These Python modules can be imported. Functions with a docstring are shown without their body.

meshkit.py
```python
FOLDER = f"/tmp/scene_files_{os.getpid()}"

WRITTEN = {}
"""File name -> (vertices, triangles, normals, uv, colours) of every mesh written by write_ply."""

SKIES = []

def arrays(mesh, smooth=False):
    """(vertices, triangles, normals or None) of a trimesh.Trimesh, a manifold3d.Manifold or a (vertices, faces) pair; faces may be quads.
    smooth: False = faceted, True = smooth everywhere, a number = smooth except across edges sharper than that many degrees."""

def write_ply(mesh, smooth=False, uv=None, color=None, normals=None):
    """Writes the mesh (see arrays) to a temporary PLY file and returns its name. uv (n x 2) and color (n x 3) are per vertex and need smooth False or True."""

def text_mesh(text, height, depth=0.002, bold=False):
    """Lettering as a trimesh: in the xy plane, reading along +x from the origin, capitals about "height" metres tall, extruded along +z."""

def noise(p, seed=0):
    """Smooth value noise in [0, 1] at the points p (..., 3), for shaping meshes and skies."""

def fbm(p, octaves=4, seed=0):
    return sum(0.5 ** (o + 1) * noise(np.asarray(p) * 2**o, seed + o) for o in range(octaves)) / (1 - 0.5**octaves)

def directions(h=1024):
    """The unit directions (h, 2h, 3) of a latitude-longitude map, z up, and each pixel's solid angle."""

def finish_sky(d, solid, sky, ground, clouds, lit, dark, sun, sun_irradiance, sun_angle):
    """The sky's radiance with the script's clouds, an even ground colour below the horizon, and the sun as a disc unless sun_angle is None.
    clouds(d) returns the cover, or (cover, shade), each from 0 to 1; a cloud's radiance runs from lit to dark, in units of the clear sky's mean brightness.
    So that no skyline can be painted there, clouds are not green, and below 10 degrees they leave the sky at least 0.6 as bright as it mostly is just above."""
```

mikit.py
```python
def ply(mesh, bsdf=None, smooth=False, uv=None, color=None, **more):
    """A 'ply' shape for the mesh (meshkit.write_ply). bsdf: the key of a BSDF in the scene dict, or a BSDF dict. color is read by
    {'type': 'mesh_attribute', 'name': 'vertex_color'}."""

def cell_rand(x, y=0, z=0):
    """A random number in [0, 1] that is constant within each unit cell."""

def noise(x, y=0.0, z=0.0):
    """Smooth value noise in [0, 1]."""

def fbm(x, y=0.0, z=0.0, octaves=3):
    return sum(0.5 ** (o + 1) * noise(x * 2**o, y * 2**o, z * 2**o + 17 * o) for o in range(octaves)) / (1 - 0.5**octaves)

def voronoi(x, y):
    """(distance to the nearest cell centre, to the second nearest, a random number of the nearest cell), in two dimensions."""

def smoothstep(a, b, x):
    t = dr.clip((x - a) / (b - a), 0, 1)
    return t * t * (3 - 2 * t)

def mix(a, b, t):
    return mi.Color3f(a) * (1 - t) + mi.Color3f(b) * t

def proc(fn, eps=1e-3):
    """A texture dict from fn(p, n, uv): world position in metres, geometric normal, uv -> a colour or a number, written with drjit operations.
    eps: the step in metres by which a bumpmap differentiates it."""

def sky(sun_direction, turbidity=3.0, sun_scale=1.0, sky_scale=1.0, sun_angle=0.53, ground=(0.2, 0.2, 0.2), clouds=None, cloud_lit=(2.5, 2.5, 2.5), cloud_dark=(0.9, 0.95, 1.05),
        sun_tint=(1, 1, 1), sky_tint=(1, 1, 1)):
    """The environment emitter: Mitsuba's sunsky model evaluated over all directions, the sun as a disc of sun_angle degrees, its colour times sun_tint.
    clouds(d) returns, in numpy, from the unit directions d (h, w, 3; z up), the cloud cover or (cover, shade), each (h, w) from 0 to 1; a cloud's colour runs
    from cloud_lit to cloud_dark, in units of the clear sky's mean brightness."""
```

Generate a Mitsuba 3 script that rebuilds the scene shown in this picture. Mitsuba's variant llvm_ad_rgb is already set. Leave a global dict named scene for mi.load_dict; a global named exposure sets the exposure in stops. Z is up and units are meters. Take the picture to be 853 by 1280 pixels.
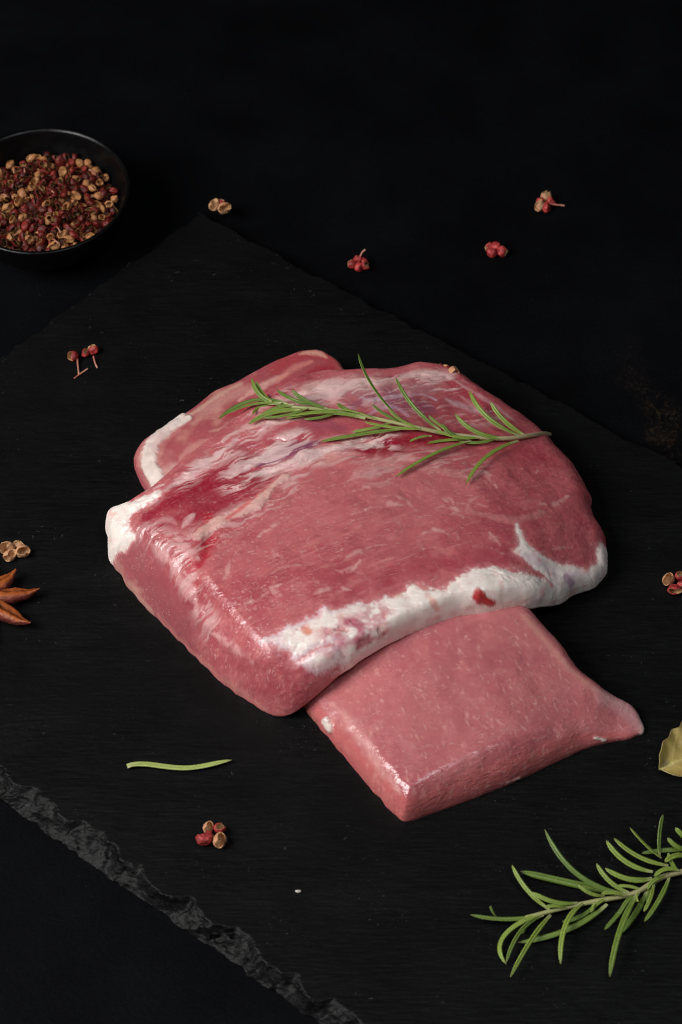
import math
import numpy as np
import trimesh
import drjit as dr
import mitsuba as mi
import mikit, meshkit
from mikit import proc, noise, fbm, smoothstep, mix
from scipy.spatial import Delaunay, cKDTree
from scipy.ndimage import gaussian_filter1d
from scipy.interpolate import RBFInterpolator, CubicSpline
from shapely.geometry import Polygon, Point
import shapely

T = mi.ScalarTransform4f
scene, labels = {}, {}
# ------------------------------------------------------------------ camera, lamps, exposure
PITCH, VFOV, DIST = math.radians(50.0), 23.0, 1.26
CAM = np.array([0.0, -DIST * math.cos(PITCH), DIST * math.sin(PITCH)])
FWD = np.array([0, math.cos(PITCH), -math.sin(PITCH)])
RGT, UPV = np.array([1.0, 0, 0]), np.array([0, math.sin(PITCH), math.cos(PITCH)])
scene['camera'] = {'type': 'thinlens', 'fov': VFOV, 'fov_axis': 'y', 'aperture_radius': 0.0032, 'focus_distance': DIST - 0.03,
                   'near_clip': 0.05, 'far_clip': 30.0,
                   'to_world': T().look_at(origin=CAM.tolist(), target=[0, 0, 0], up=[0, 0, 1])}
exposure = 0.0
KEY_POS, KEY_AIM, KEY_SIZE, KEY_POWER = (-0.92, -0.42, 0.95), (0.0, -0.02, 0.0), (0.36, 0.34), 13.0
FILL_POS, FILL_AIM, FILL_SIZE, FILL_POWER = (0.38, -0.50, 1.50), (0.0, 0.0, 0.0), (0.26, 0.22), 7.0

FPX = 640.0 / math.tan(math.radians(VFOV) / 2)


def at(px, py, z=0.0):
    """The point (mm) at height z (mm) that stands at a place of the photograph."""
    px, py, z = (np.asarray(a, float) for a in (px, py, z))
    d = FWD + ((px - 426.5) / FPX)[..., None] * RGT - ((py - 640.0) / FPX)[..., None] * UPV
    t = (z / 1000 - CAM[2]) / d[..., 2]
    return (CAM + d * t[..., None]) * 1000


def srgb(*c):
    c = np.asarray(c[0] if len(c) == 1 else c, float) / 255
    return np.where(c <= 0.04045, c / 12.92, ((c + 0.055) / 1.055) ** 2.4)


def emit(key, v, f, bsdf, n=None, color=None, smooth=None, label=None, category=None, group=None, kind=None, **more):
    """One mesh (vertices in mm) as one entry of the scene."""
    v = np.asarray(v, float) / 1000
    if n is None and smooth is not None:
        v, f, n = meshkit.arrays((v, f), smooth)
    path = meshkit.write_ply((v, f), False, None, color, normals=n)
    scene[key] = {'type': 'ply', 'filename': path, 'face_normals': n is None, 'bsdf': {'type': 'ref', 'id': bsdf}, **more}
    tag(key, label, category, group, kind)
    return key


def tag(key, label=None, category=None, group=None, kind=None):
    e = {k: x for k, x in (('label', label), ('category', category), ('group', group), ('kind', kind)) if x}
    if e:
        labels[key] = {**labels.get(key, {}), **e}


COUNT = {}


def numbered(name):
    k = COUNT.get(name, -1) + 1
    COUNT[name] = k
    return name if k == 0 else f'{name}_{k:03d}'


def normals_of(v, f):
    return meshkit.arrays((v, f), True)[2]


def sstep(a, b, x):
    t = np.clip((x - a) / (b - a), 0, 1)
    return t * t * (3 - 2 * t)


def fb(p, s, octaves=4, seed=0):
    p = np.asarray(p, float)
    if p.shape[-1] == 2:
        p = np.concatenate([p, np.zeros(p.shape[:-1] + (1,))], -1)
    return meshkit.fbm(p / np.asarray(s), octaves, seed)


# ------------------------------------------------------------------ lamps (studio softboxes)
def softbox(key, pos, aim, size, power, label, tint=(1, 1, 1)):
    pos, aim = np.array(pos), np.array(aim)
    m = T().look_at(origin=pos.tolist(), target=aim.tolist(), up=[0, 0, 1])
    scene[key + '__diffuser'] = {'type': 'rectangle', 'to_world': m @ T().scale([size[0], size[1], 1]),
                                 'emitter': {'type': 'area', 'radiance': {'type': 'rgb', 'value': [power * t for t in tint]}}}
    # fabric hood behind the diffuser
    a, b, c, d = [np.array([sx * size[0] * 1.02, sy * size[1] * 1.02, -0.004]) for sx, sy in ((-1, -1), (1, -1), (1, 1), (-1, 1))]
    q = [np.array([sx * 0.07, sy * 0.07, -0.28]) for sx, sy in ((-1, -1), (1, -1), (1, 1), (-1, 1))]
    v = np.array([a, b, c, d] + q)
    f = np.array([[0, 1, 5], [0, 5, 4], [1, 2, 6], [1, 6, 5], [2, 3, 7], [2, 7, 6], [3, 0, 4], [3, 4, 7], [4, 5, 6], [4, 6, 7]])
    M = np.array(m.matrix)
    v = (v @ M[:3, :3].T + M[:3, 3]) * 1000
    emit(key + '__hood', v, f, 'black_cloth')
    tag(key, label, 'lamp')


scene['black_cloth'] = {'type': 'twosided', 'bsdf': {'type': 'diffuse', 'reflectance': {'type': 'rgb', 'value': 0.01}}}
softbox('softbox', KEY_POS, KEY_AIM, KEY_SIZE, KEY_POWER, 'large square softbox lamp with a black hood lighting the meat from the left', (1.0, 0.98, 0.955))
softbox('softbox_001', FILL_POS, FILL_AIM, FILL_SIZE, FILL_POWER, 'dim wide softbox lamp with a black hood above the meat', (0.9, 0.95, 1.0))

# ------------------------------------------------------------------ materials


def slate_color(p, n, uv):
    x, y = p.x * 1000, p.y * 1000
    g = fbm(x / 22, y / 14, 0.3, 4)
    st = noise(x / 11 + 3 * noise(y / 3), y / 0.8 + 1.5 * noise(x / 20, y / 9), 1.0) * 0.6 + noise(x / 5, y / 0.5, 4.0) * 0.4
    st = 0.5 + (st - 0.5) * smoothstep(0.25, 0.75, fbm(x / 40, y / 25, 6.0, 2)) * 1.3
    fine = noise(x / 0.5, y / 0.4, 9.0)
    base = 0.0041 * (0.45 + 1.1 * g) * (0.65 + 0.7 * st) * (0.7 + 0.6 * fine)
    speck = smoothstep(0.93, 0.97, noise(x / 0.9, y / 0.8, 3.0)) * smoothstep(0.6, 0.75, noise(x / 13, y / 13, 7.0))
    base = base + 0.045 * speck
    return mi.Color3f(base * 0.97, base, base * 1.05)


def slate_bump(p, n, uv):
    x, y = p.x * 1000, p.y * 1000
    return noise(x / 9, y / 1.1 + noise(x / 20), 1.0) * 0.4 + noise(x / 4, y / 0.6, 5.0) * 0.25 + fbm(x / 5, y / 3.0, 2.0, 4) * 0.9


def rock_color(p, n, uv):
    x, y, z = p.x * 1000, p.y * 1000, p.z * 1000
    g = fbm(x / 3.2, y / 2.2, z / 2.0, 4)
    k = smoothstep(0.55, 0.8, noise(x / 1.1, y / 0.9, z / 0.8))
    f = smoothstep(0.3, 0.7, fbm(x / 11, y / 7, z / 5, 3))
    b = (0.003 + 0.006 * g * g) * (0.35 + 0.75 * f) + 0.025 * k * g * g * f
    return mi.Color3f(b, b, b * 1.03)


def rock_bump(p, n, uv):
    x, y, z = p.x * 1000, p.y * 1000, p.z * 1000
    return fbm(x / 2.2, y / 1.6, z / 1.1, 4)


def cloth_color(p, n, uv):
    x, y = p.x * 1000, p.y * 1000
    b = 0.0028 * (0.5 + fbm(x / 30, y / 30, 0.0, 3)) * (0.75 + 0.5 * noise(x / 0.7, y / 0.5, 2.0))
    cx = 158 + (112 - y) * 0.28 + 16 * (noise(y / 14, 3.0) - 0.5)
    d = dr.sqrt(dr.square((x - cx) / 13) + dr.square((y - 84) / 52))
    lum = 0.35 + 1.3 * smoothstep(95, 55, y)
    r = smoothstep(1.1, 0.1, d) * (0.25 * smoothstep(0.3, 0.7, fbm(x / 5, y / 7, 4.0, 3)) + smoothstep(0.48, 0.8, fbm(x / 1.1, y / 1.5, 5.0, 4))) * lum
    s = smoothstep(0.972, 0.99, noise(x / 0.8, y / 0.8, 3.0)) * smoothstep(0.66, 0.74, noise(x / 23, y / 23, 8.0))
    return mi.Color3f(b * 0.92, b, b * 1.3) + mi.Color3f(0.020, 0.012, 0.006) * r + 0.03 * s


def cloth_bump(p, n, uv):
    x, y = p.x * 1000, p.y * 1000
    return noise(x / 0.9, y / 0.7, 1.0) * 0.6 + fbm(x / 6, y / 6, 2.0, 3)


def bumped(key, inner, fn, scale, eps):
    scene[key] = {'type': 'twosided', 'bsdf': {'type': 'bumpmap', 'scale': scale, 'texture': proc(fn, eps), 'bsdf': inner}}


bumped('slate', {'type': 'principled', 'base_color': proc(slate_color), 'roughness': 0.48, 'specular': 0.14}, slate_bump, 0.00022, 0.0002)
bumped('rock', {'type': 'principled', 'base_color': proc(rock_color), 'roughness': 0.5, 'specular': 0.13}, rock_bump, 0.00045, 0.0002)
bumped('table_cloth', {'type': 'principled', 'base_color': proc(cloth_color), 'roughness': 0.7, 'specular': 0.05}, cloth_bump, 0.0002, 0.0002)
VC = {'type': 'mesh_attribute', 'name': 'vertex_color'}


def wet_bump(p, n, uv):
    x, y, z = p.x * 1000, p.y * 1000, p.z * 1000
    u, v = x * 0.94 + y * 0.34, -x * 0.34 + y * 0.94
    w = fbm(x / 7, y / 7, z / 7, 2) * 3
    return fbm(u / 4.5 + w, v / 1.7 + w, z / 2.0, 4) * 1.2 + smoothstep(0.62, 0.8, fbm(u / 1.6, v / 0.9, z / 1.0 + 9, 2)) * 0.4 + noise(u / 1.2, v / 0.45, z / 0.7) * 0.06


def wet_rough(p, n, uv):
    x, y, z = p.x * 1000, p.y * 1000, p.z * 1000
    return 0.17 + 0.26 * smoothstep(0.35, 0.7, fbm(x / 8, y / 6, z / 6, 3))




def fibre_weight(p, n, uv):
    x, y, z = p.x * 1000, p.y * 1000, p.z * 1000
    wx, wy = x + 5 * noise(x / 14, y / 14, z / 9), y + 5 * noise(x / 12, y / 12, z / 9 + 5)
    u, v = wx * 0.93 + wy * 0.37, -wx * 0.37 + wy * 0.93
    dash = smoothstep(0.66, 0.86, noise(u / 2.6, v / 0.42, z / 0.9) * 0.75 + noise(u / 1.1, v / 0.33, z / 0.6 + 4) * 0.25)
    dots = smoothstep(0.70, 0.85, fbm(x / 0.8, y / 0.7, z / 0.6, 2))
    patch = smoothstep(0.42, 0.68, fbm(x / 13, y / 10, z / 10 + 2, 3))
    return 0.5 * dash * patch + 0.4 * dots * smoothstep(0.4, 0.7, fbm(x / 17, y / 15, z / 12 + 8, 2))


PALE = {'type': 'principled', 'base_color': {'type': 'rgb', 'value': [0.66, 0.40, 0.36]}, 'roughness': 0.3, 'specular': 0.5}
bumped('meat', {'type': 'blendbsdf', 'weight': proc(fibre_weight), 'a': {'type': 'principled', 'base_color': VC, 'roughness': proc(wet_rough), 'specular': 0.62}, 'b': PALE}, wet_bump, 0.00028, 0.0002)
bumped('fat', {'type': 'principled', 'base_color': VC, 'roughness': 0.3, 'specular': 0.5}, wet_bump, 0.00012, 0.0002)
scene['leaf'] = {'type': 'twosided', 'bsdf': {'type': 'principled', 'base_color': VC, 'roughness': 0.42, 'specular': 0.45}}


def dry_bump(p, n, uv):
    x, y, z = p.x * 1000, p.y * 1000, p.z * 1000
    return fbm(x / 1.6, y / 1.6, z / 1.2, 3)


bumped('husk', {'type': 'principled', 'base_color': VC, 'roughness': 0.5, 'specular': 0.4}, dry_bump, 0.0007, 0.0002)
bumped('dry_skin', {'type': 'principled', 'base_color': VC, 'roughness': 0.48, 'specular': 0.4}, dry_bump, 0.0005, 0.0002)


def glaze_rough(p, n, uv):
    return 0.24 + 0.2 * fbm(p.x * 300, p.y * 300, p.z * 300, 3)


scene['glaze'] = {'type': 'twosided', 'bsdf': {'type': 'principled', 'base_color': {'type': 'rgb', 'value': [0.0022, 0.0022, 0.0026]}, 'roughness': proc(glaze_rough), 'specular': 0.3}}

# ------------------------------------------------------------------ table and slate board
TZ = -8.0


def grid_mesh(xs, ys, zf):
    X, Y = np.meshgrid(xs, ys)
    v = np.stack([X, Y, zf(X, Y)], -1).reshape(-1, 3)
    nx, ny = len(xs), len(ys)
    i = (np.arange(ny - 1)[:, None] * nx + np.arange(nx - 1)[None]).ravel()
    return v, np.concatenate([np.stack([i, i + 1, i + nx + 1], 1), np.stack([i, i + nx + 1, i + nx], 1)])


v, f = grid_mesh(np.linspace(-2500, 2500, 6), np.linspace(-1500, 4000, 6), lambda x, y: np.full_like(x, TZ - 0.2))
emit('tabletop', v, f, 'table_cloth', kind='structure')


def line_from(p, q):
    d = (q - p)[:2]
    d = d / np.linalg.norm(d)
    return p[:2], d


def cross_pt(l1, l2):
    A = np.array([l1[1], -l2[1]]).T
    t = np.linalg.solve(A, l2[0] - l1[0])
    return l1[0] + l1[1] * t[0]


eA = line_from(at(0, 440), at(250, 259))
eB = line_from(at(268, 271), at(806, 553))
eC = line_from(at(0, 1001, TZ), at(403, 1282, TZ))
eD = (at(1500, 900)[:2], eA[1])
Q = np.array([cross_pt(eC, eA), cross_pt(eA, eB), cross_pt(eB, eD), cross_pt(eD, eC)])   # left, back, right, front corners
edges = [(Q[i], Q[(i + 1) % 4]) for i in range(4)]      # A, B, D, C
cent = Q.mean(0)


def slate():
    step = 0.9
    lo, hi = Q.min(0) - 3, Q.max(0) + 3
    # a regular grid in the board's own axes, squeezed to its four-sided outline
    n1, n2 = int(np.linalg.norm(Q[1] - Q[0]) / step), int(np.linalg.norm(Q[2] - Q[1]) / step)
    s, t = np.meshgrid(np.linspace(0, 1, n1), np.linspace(0, 1, n2), indexing='ij')
    P = (Q[0] * ((1 - s) * (1 - t))[..., None] + Q[1] * (s * (1 - t))[..., None] + Q[2] * (s * t)[..., None] + Q[3] * ((1 - s) * t)[..., None])
    dist = []
    for a, b in edges:
        d = (b - a) / np.linalg.norm(b - a)
        nrm = np.array([-d[1], d[0]])
        if (cent - a) @ nrm < 0:
            nrm = -nrm
        dist.append(((P - a) @ nrm, (P - a) @ d))
    z = np.zeros(P.shape[:2])
    chip = np.full(P.shape[:2], -9.0)
    for i, (w0, w1) in enumerate(((3.0, 3.5), (2.6, 3.5), (3.5, 5), (7.6, 6.5))):
        d, u = dist[i]
        nz = fb(np.stack([u, d * 0], -1), 21.0, 3, 10 + i)
        sc = np.abs(((u / 33.0 + 1.2 * fb(np.stack([u, d * 0], -1), 50.0, 2, 20 + i)) % 1) - 0.5) * 2     # scallops
        w = w0 + w1 * ((nz - 0.5) * 1.2 + (sc - 0.5) * 0.75) + (fb(np.stack([u, d], -1), 5.0 if i == 3 else 3.0, 3, 30 + i) - 0.5) * min(w0, 5.0)
        w = np.maximum(w, 1.2)
        k = (w - d) / w
        drop = np.clip(k, 0, 1) ** (0.85 if i == 3 else 1.2) * 7.4
        if i == 3:      # conchoidal steps across the broken face
            g = np.random.default_rng(44)
            nf = int(u.max() / 5.5 * 5)
            site = np.column_stack([g.uniform(u.min(), u.max(), nf), g.uniform(-3, 24, nf)])
            wp = np.stack([u + (fb(P, 5.0, 3, 45) - .5) * 6, (d + (fb(P, 5.0, 3, 46) - .5) * 6) * 1.5], -1)
            jj = cKDTree(site * np.array([1, 1.5])).query(wp)[1]
            tilt, off = g.normal(0, 0.12, (nf, 2)), g.normal(0, 0.35, nf)
            facet = off[jj] + (u - site[jj, 0]) * tilt[jj, 0] + (d - site[jj, 1]) * tilt[jj, 1]
            lump = fb(np.stack([u / 4.0, d / 3.0], -1), 1.0, 3, 40)
            drop = np.where(k > 0, drop + (facet + (lump - 0.5) * 1.1) * np.clip(k * 4, 0, 1), 0)
            lay = drop / 1.25 + (fb(np.stack([u / 9, d / 5], -1), 1.0, 3, 47) - .5) * 1.6
            fr = lay - np.floor(lay)
            drop = np.where(k > 0.06, 0.45 * drop + 0.55 * 1.25 * (np.floor(lay) + sstep(0.3, 0.75, fr)), drop)
            drop = np.where(k > 0, np.maximum(drop, 0.15 + 1.2 * np.clip(k, 0, .5)), 0)
        else:
            drop = np.where(k > 0, drop + (fb(np.stack([u, d], -1), 3.0, 3, 42 + i) - 0.5) * 1.8, 0)
        z = np.minimum(z, -np.clip(drop, 0, 7.6))
        chip = np.maximum(chip, k)
    z = z + (fb(P, 45.0, 3, 5) - 0.5) * 0.3 * (chip < 0)
    # ragged outer edge
    jit = (fb(P, 4.0, 3, 6) - 0.5) * 4.0 + (fb(P, 16.0, 2, 7) - 0.5) * 3.0
    out = np.zeros(P.shape)
    for i, (a, b) in enumerate(edges):
        d = (b - a) / np.linalg.norm(b - a)
        nrm = np.array([-d[1], d[0]])
        if (cent - a) @ nrm < 0:
            nrm = -nrm
        w = np.clip(1 - dist[i][0] / 5.0, 0, 1)
        out += nrm * (w * jit * (0.7 if i == 3 else 0.35))[..., None]
    V = np.concatenate([P + out, z[..., None]], -1)
    n = n1 * n2
    V = V.reshape(-1, 3)
    i = (np.arange(n1 - 1)[:, None] * n2 + np.arange(n2 - 1)[None]).ravel()
    F = np.concatenate([np.stack([i, i + n2, i + n2 + 1], 1), np.stack([i, i + n2 + 1, i + 1], 1)])
    if np.cross(V[F[0, 1]] - V[F[0, 0]], V[F[0, 2]] - V[F[0, 0]])[2] < 0:
        F = F[:, ::-1]
    # rim down to the table
    idx = np.arange(n).reshape(n1, n2)
    ring = np.concatenate([idx[:-1, 0], idx[-1, :-1], idx[:0:-1, -1], idx[0, :0:-1]])
    low = V[ring].copy()
    low[:, 2] = TZ
    V2 = np.concatenate([V, low])
    m = len(ring)
    a, b = ring, np.roll(ring, -1)
    c, d = n + np.arange(m), n + np.roll(np.arange(m), -1)
    R = np.concatenate([np.stack([a, c, b], 1), np.stack([b, c, d], 1)])
    cf = chip.reshape(-1)[F].max(1) > 0.0
    N = normals_of(V, F)
    keep = F[~cf]
    u_, inv = np.unique(keep, return_inverse=True)
    emit('slate_board__top', V[u_], inv.reshape(-1, 3), 'slate', n=N[u_])
    G = np.concatenate([F[cf], R])
    u_, inv = np.unique(G, return_inverse=True)
    emit('slate_board__chipped_edge', V2[u_], inv.reshape(-1, 3), 'rock', smooth=38, label='rough broken grey edge of the slate board')
    tag('slate_board', 'black slate serving board with chipped edges under the raw meat', 'board')


slate()

# ------------------------------------------------------------------ the meat


def contour(rows, step):
    """Closed smooth outline through (px, py, z, radius, sharp) rows -> plan points (mm) with z and radius, resampled evenly."""
    rows = np.array([tuple(r) + (0.85,) * (5 - len(r)) for r in rows], float)
    p = at(rows[:, 0], rows[:, 1], rows[:, 2])
    data = np.column_stack([p[:, :2], rows[:, 2:]])
    data = np.vstack([data, data[:1]])
    t = np.concatenate([[0], np.cumsum(np.linalg.norm(np.diff(data[:, :2], axis=0), axis=1))])
    q = np.linspace(0, t[-1], int(t[-1] / 0.15), endpoint=False)
    full = np.column_stack([np.interp(q, t, data[:, k]) for k in range(5)])
    full[:, :2] = gaussian_filter1d(full[:, :2], 2.0 / 0.15, axis=0, mode='wrap')
    full[:, 2:] = gaussian_filter1d(full[:, 2:], 4.0 / 0.15, axis=0, mode='wrap')
    L = np.concatenate([[0], np.cumsum(np.linalg.norm(np.diff(np.vstack([full, full[:1]])[:, :2], axis=0), axis=1))])
    n = int(L[-1] / step)
    full = np.vstack([full, full[:1]])
    return np.column_stack([np.interp(np.linspace(0, L[-1], n, endpoint=False), L, full[:, k]) for k in range(5)])


def height_field(ctrl):
    """Smooth height through (px, py, z) controls (z in mm)."""
    c = np.array(ctrl, float)
    p = at(c[:, 0], c[:, 1], c[:, 2])
    r = RBFInterpolator(p[:, :2], c[:, 2], kernel='thin_plate_spline', smoothing=2.0)
    return lambda xy: r(np.asarray(xy, float)[..., :2].reshape(-1, 2)).reshape(np.asarray(xy).shape[:-1])


class Surface:
    """A piece of meat: rounded solid over an outline, with its top given by a height field."""

    def __init__(self, rows, ctrl, step, squash=0.85, seed=1, wobble=0.8, thin=5.0):
        self.H = height_field(ctrl)
        C = contour(rows, step)
        C[:, :2] += (fb(np.column_stack([C[:, :2], C[:, 2] * 0]), 7.0, 3, seed) - 0.5)[:, None] * wobble * np.array([1, 0.6])
        poly = Polygon(C[:, :2]).buffer(0)
        lo, hi = C[:, :2].min(0), C[:, :2].max(0)
        gx, gy = np.meshgrid(np.arange(lo[0], hi[0], step), np.arange(lo[1], hi[1], step * 0.87))
        gx[1::2] += step / 2
        G = np.column_stack([gx.ravel(), gy.ravel()])
        tree = cKDTree(C[:, :2])
        G = G[shapely.contains_xy(poly, G[:, 0], G[:, 1])]
        d, _ = tree.query(G)
        G = G[d > step * 0.6]
        nb = len(C)
        P = np.vstack([C[:, :2], G])
        tri = Delaunay(P).simplices
        cen = P[tri].mean(1)
        tri = tri[shapely.contains_xy(poly, cen[:, 0], cen[:, 1])]
        a = P[tri]
        area = (a[:, 1, 0] - a[:, 0, 0]) * (a[:, 2, 1] - a[:, 0, 1]) - (a[:, 1, 1] - a[:, 0, 1]) * (a[:, 2, 0] - a[:, 0, 0])
        tri = np.where((area < 0)[:, None], tri[:, ::-1], tri)
        tri = tri[np.abs(area) > 1e-4]
        # smooth fields of the nearest outline point: inverse-distance over several neighbours
        dk, ik = tree.query(P, k=24)
        stride = max(1, int(2.0 / step))
        far = cKDTree(C[::stride, :2])
        df, jf = far.query(P, k=16)
        w = 1 / (df + 0.4) ** 3
        w /= w.sum(1, keepdims=True)
        Cs = C[::stride]
        zm, rr, squash = (Cs[jf, 2] * w).sum(1), (Cs[jf, 3] * w).sum(1), (Cs[jf, 4] * w).sum(1)
        foot = (Cs[jf, :2] * w[..., None]).sum(1)
        d = dk[:, 0].copy()
        d[:nb] = 0
        zm[:nb], rr[:nb], squash[:nb] = C[:, 2], C[:, 3], C[:, 4]
        g = P - C[ik[:, 0], :2]
        g = (P - foot)
        g /= np.linalg.norm(g, axis=1, keepdims=True) + 1e-6
        th = np.clip(d / rr, 0, 1) * math.pi / 2
        inset = rr * (1 - np.cos(th) ** squash)
        shift = np.where(d < rr, inset - d, 0)
        XY = P + g * shift[:, None] * (np.arange(len(P)) >= nb)[:, None]
        top = np.maximum(self.H(XY), zm + 1.5)
        prof = np.sin(th) ** squash
        Z = zm + (top - zm) * prof
        self.V = np.column_stack([XY, Z])
        self.F, self.nb, self.d, self.rr, self.th, self.C, self.zm = tri, nb, d, rr, th, C, zm
        self.step, self.seed, self.thin = step, seed, thin

    def displace(self, amount):
        N = normals_of(self.V, self.F)
        self.V = self.V + N * amount[:, None]

    def on(self, pts):
        """Photograph places -> plan points on the top of this piece (three fixed-point steps)."""
        pts = np.array(pts, float)
        if not hasattr(self, 'look'):
            self.look = cKDTree(self.V[:, :2])
        z = np.full(len(pts), 25.0)
        for _ in range(7):
            q = at(pts[:, 0], pts[:, 1], z)
            _, j = self.look.query(q[:, :2])
            z = 0.4 * z + 0.6 * self.V[j, 2]
        return at(pts[:, 0], pts[:, 1], z)

    def line(self, pts, jag=0.0, seed=0, scale=5.0):
        """Distance (mm, 3-D, from the surface's points) to a line drawn on the surface; jag roughens it."""
        q = self.on(pts)
        if len(q) > 2:
            t = np.concatenate([[0], np.cumsum(np.linalg.norm(np.diff(q, axis=0), axis=1))])
            q = CubicSpline(t, q)(np.linspace(0, t[-1], max(8, int(t[-1] / 1.0))))
        best = np.full(len(self.V), 1e9)
        U = np.zeros(len(self.V))
        n = len(q) - 1
        lo, hi = q.min(0) - 40, q.max(0) + 40
        m = np.all((self.V[:, :2] > lo[:2]) & (self.V[:, :2] < hi[:2]), 1)
        W = self.V[m]
        b = best[m]
        u = U[m]
        for k in range(n):
            a, e = q[k], q[k + 1] - q[k]
            s = np.clip(((W - a) @ e) / (e @ e + 1e-9), 0, 1)
            dd = np.linalg.norm(W - a - s[:, None] * e, axis=1)
            better = dd < b
            b = np.where(better, dd, b)
            u = np.where(better, (k + s) / n, u)
        best[m] = b
        U[m] = u
        if jag:
            best = best + (fb(self.V, scale, 4, 300 + seed) - 0.5) * 2 * jag
        return best, U

    def area(self, pts, jag=0.0, seed=0, scale=4.0):
        """Signed distance (mm, inside positive) to an area drawn on the surface."""
        q = self.on(pts)[:, :2]
        poly = Polygon(q).buffer(0)
        lo, hi = q.min(0) - 25, q.max(0) + 25
        m = np.all((self.V[:, :2] > lo) & (self.V[:, :2] < hi), 1)
        out = np.full(len(self.V), -99.0)
        P = shapely.points(self.V[m, :2])
        dd = shapely.distance(P, poly.exterior)
        out[m] = np.where(shapely.contains_xy(poly, self.V[m, 0], self.V[m, 1]), dd, -dd)
        if jag:
            out = out + (fb(self.V, scale, 4, 400 + seed) - 0.5) * 2 * jag
        return out

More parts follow.
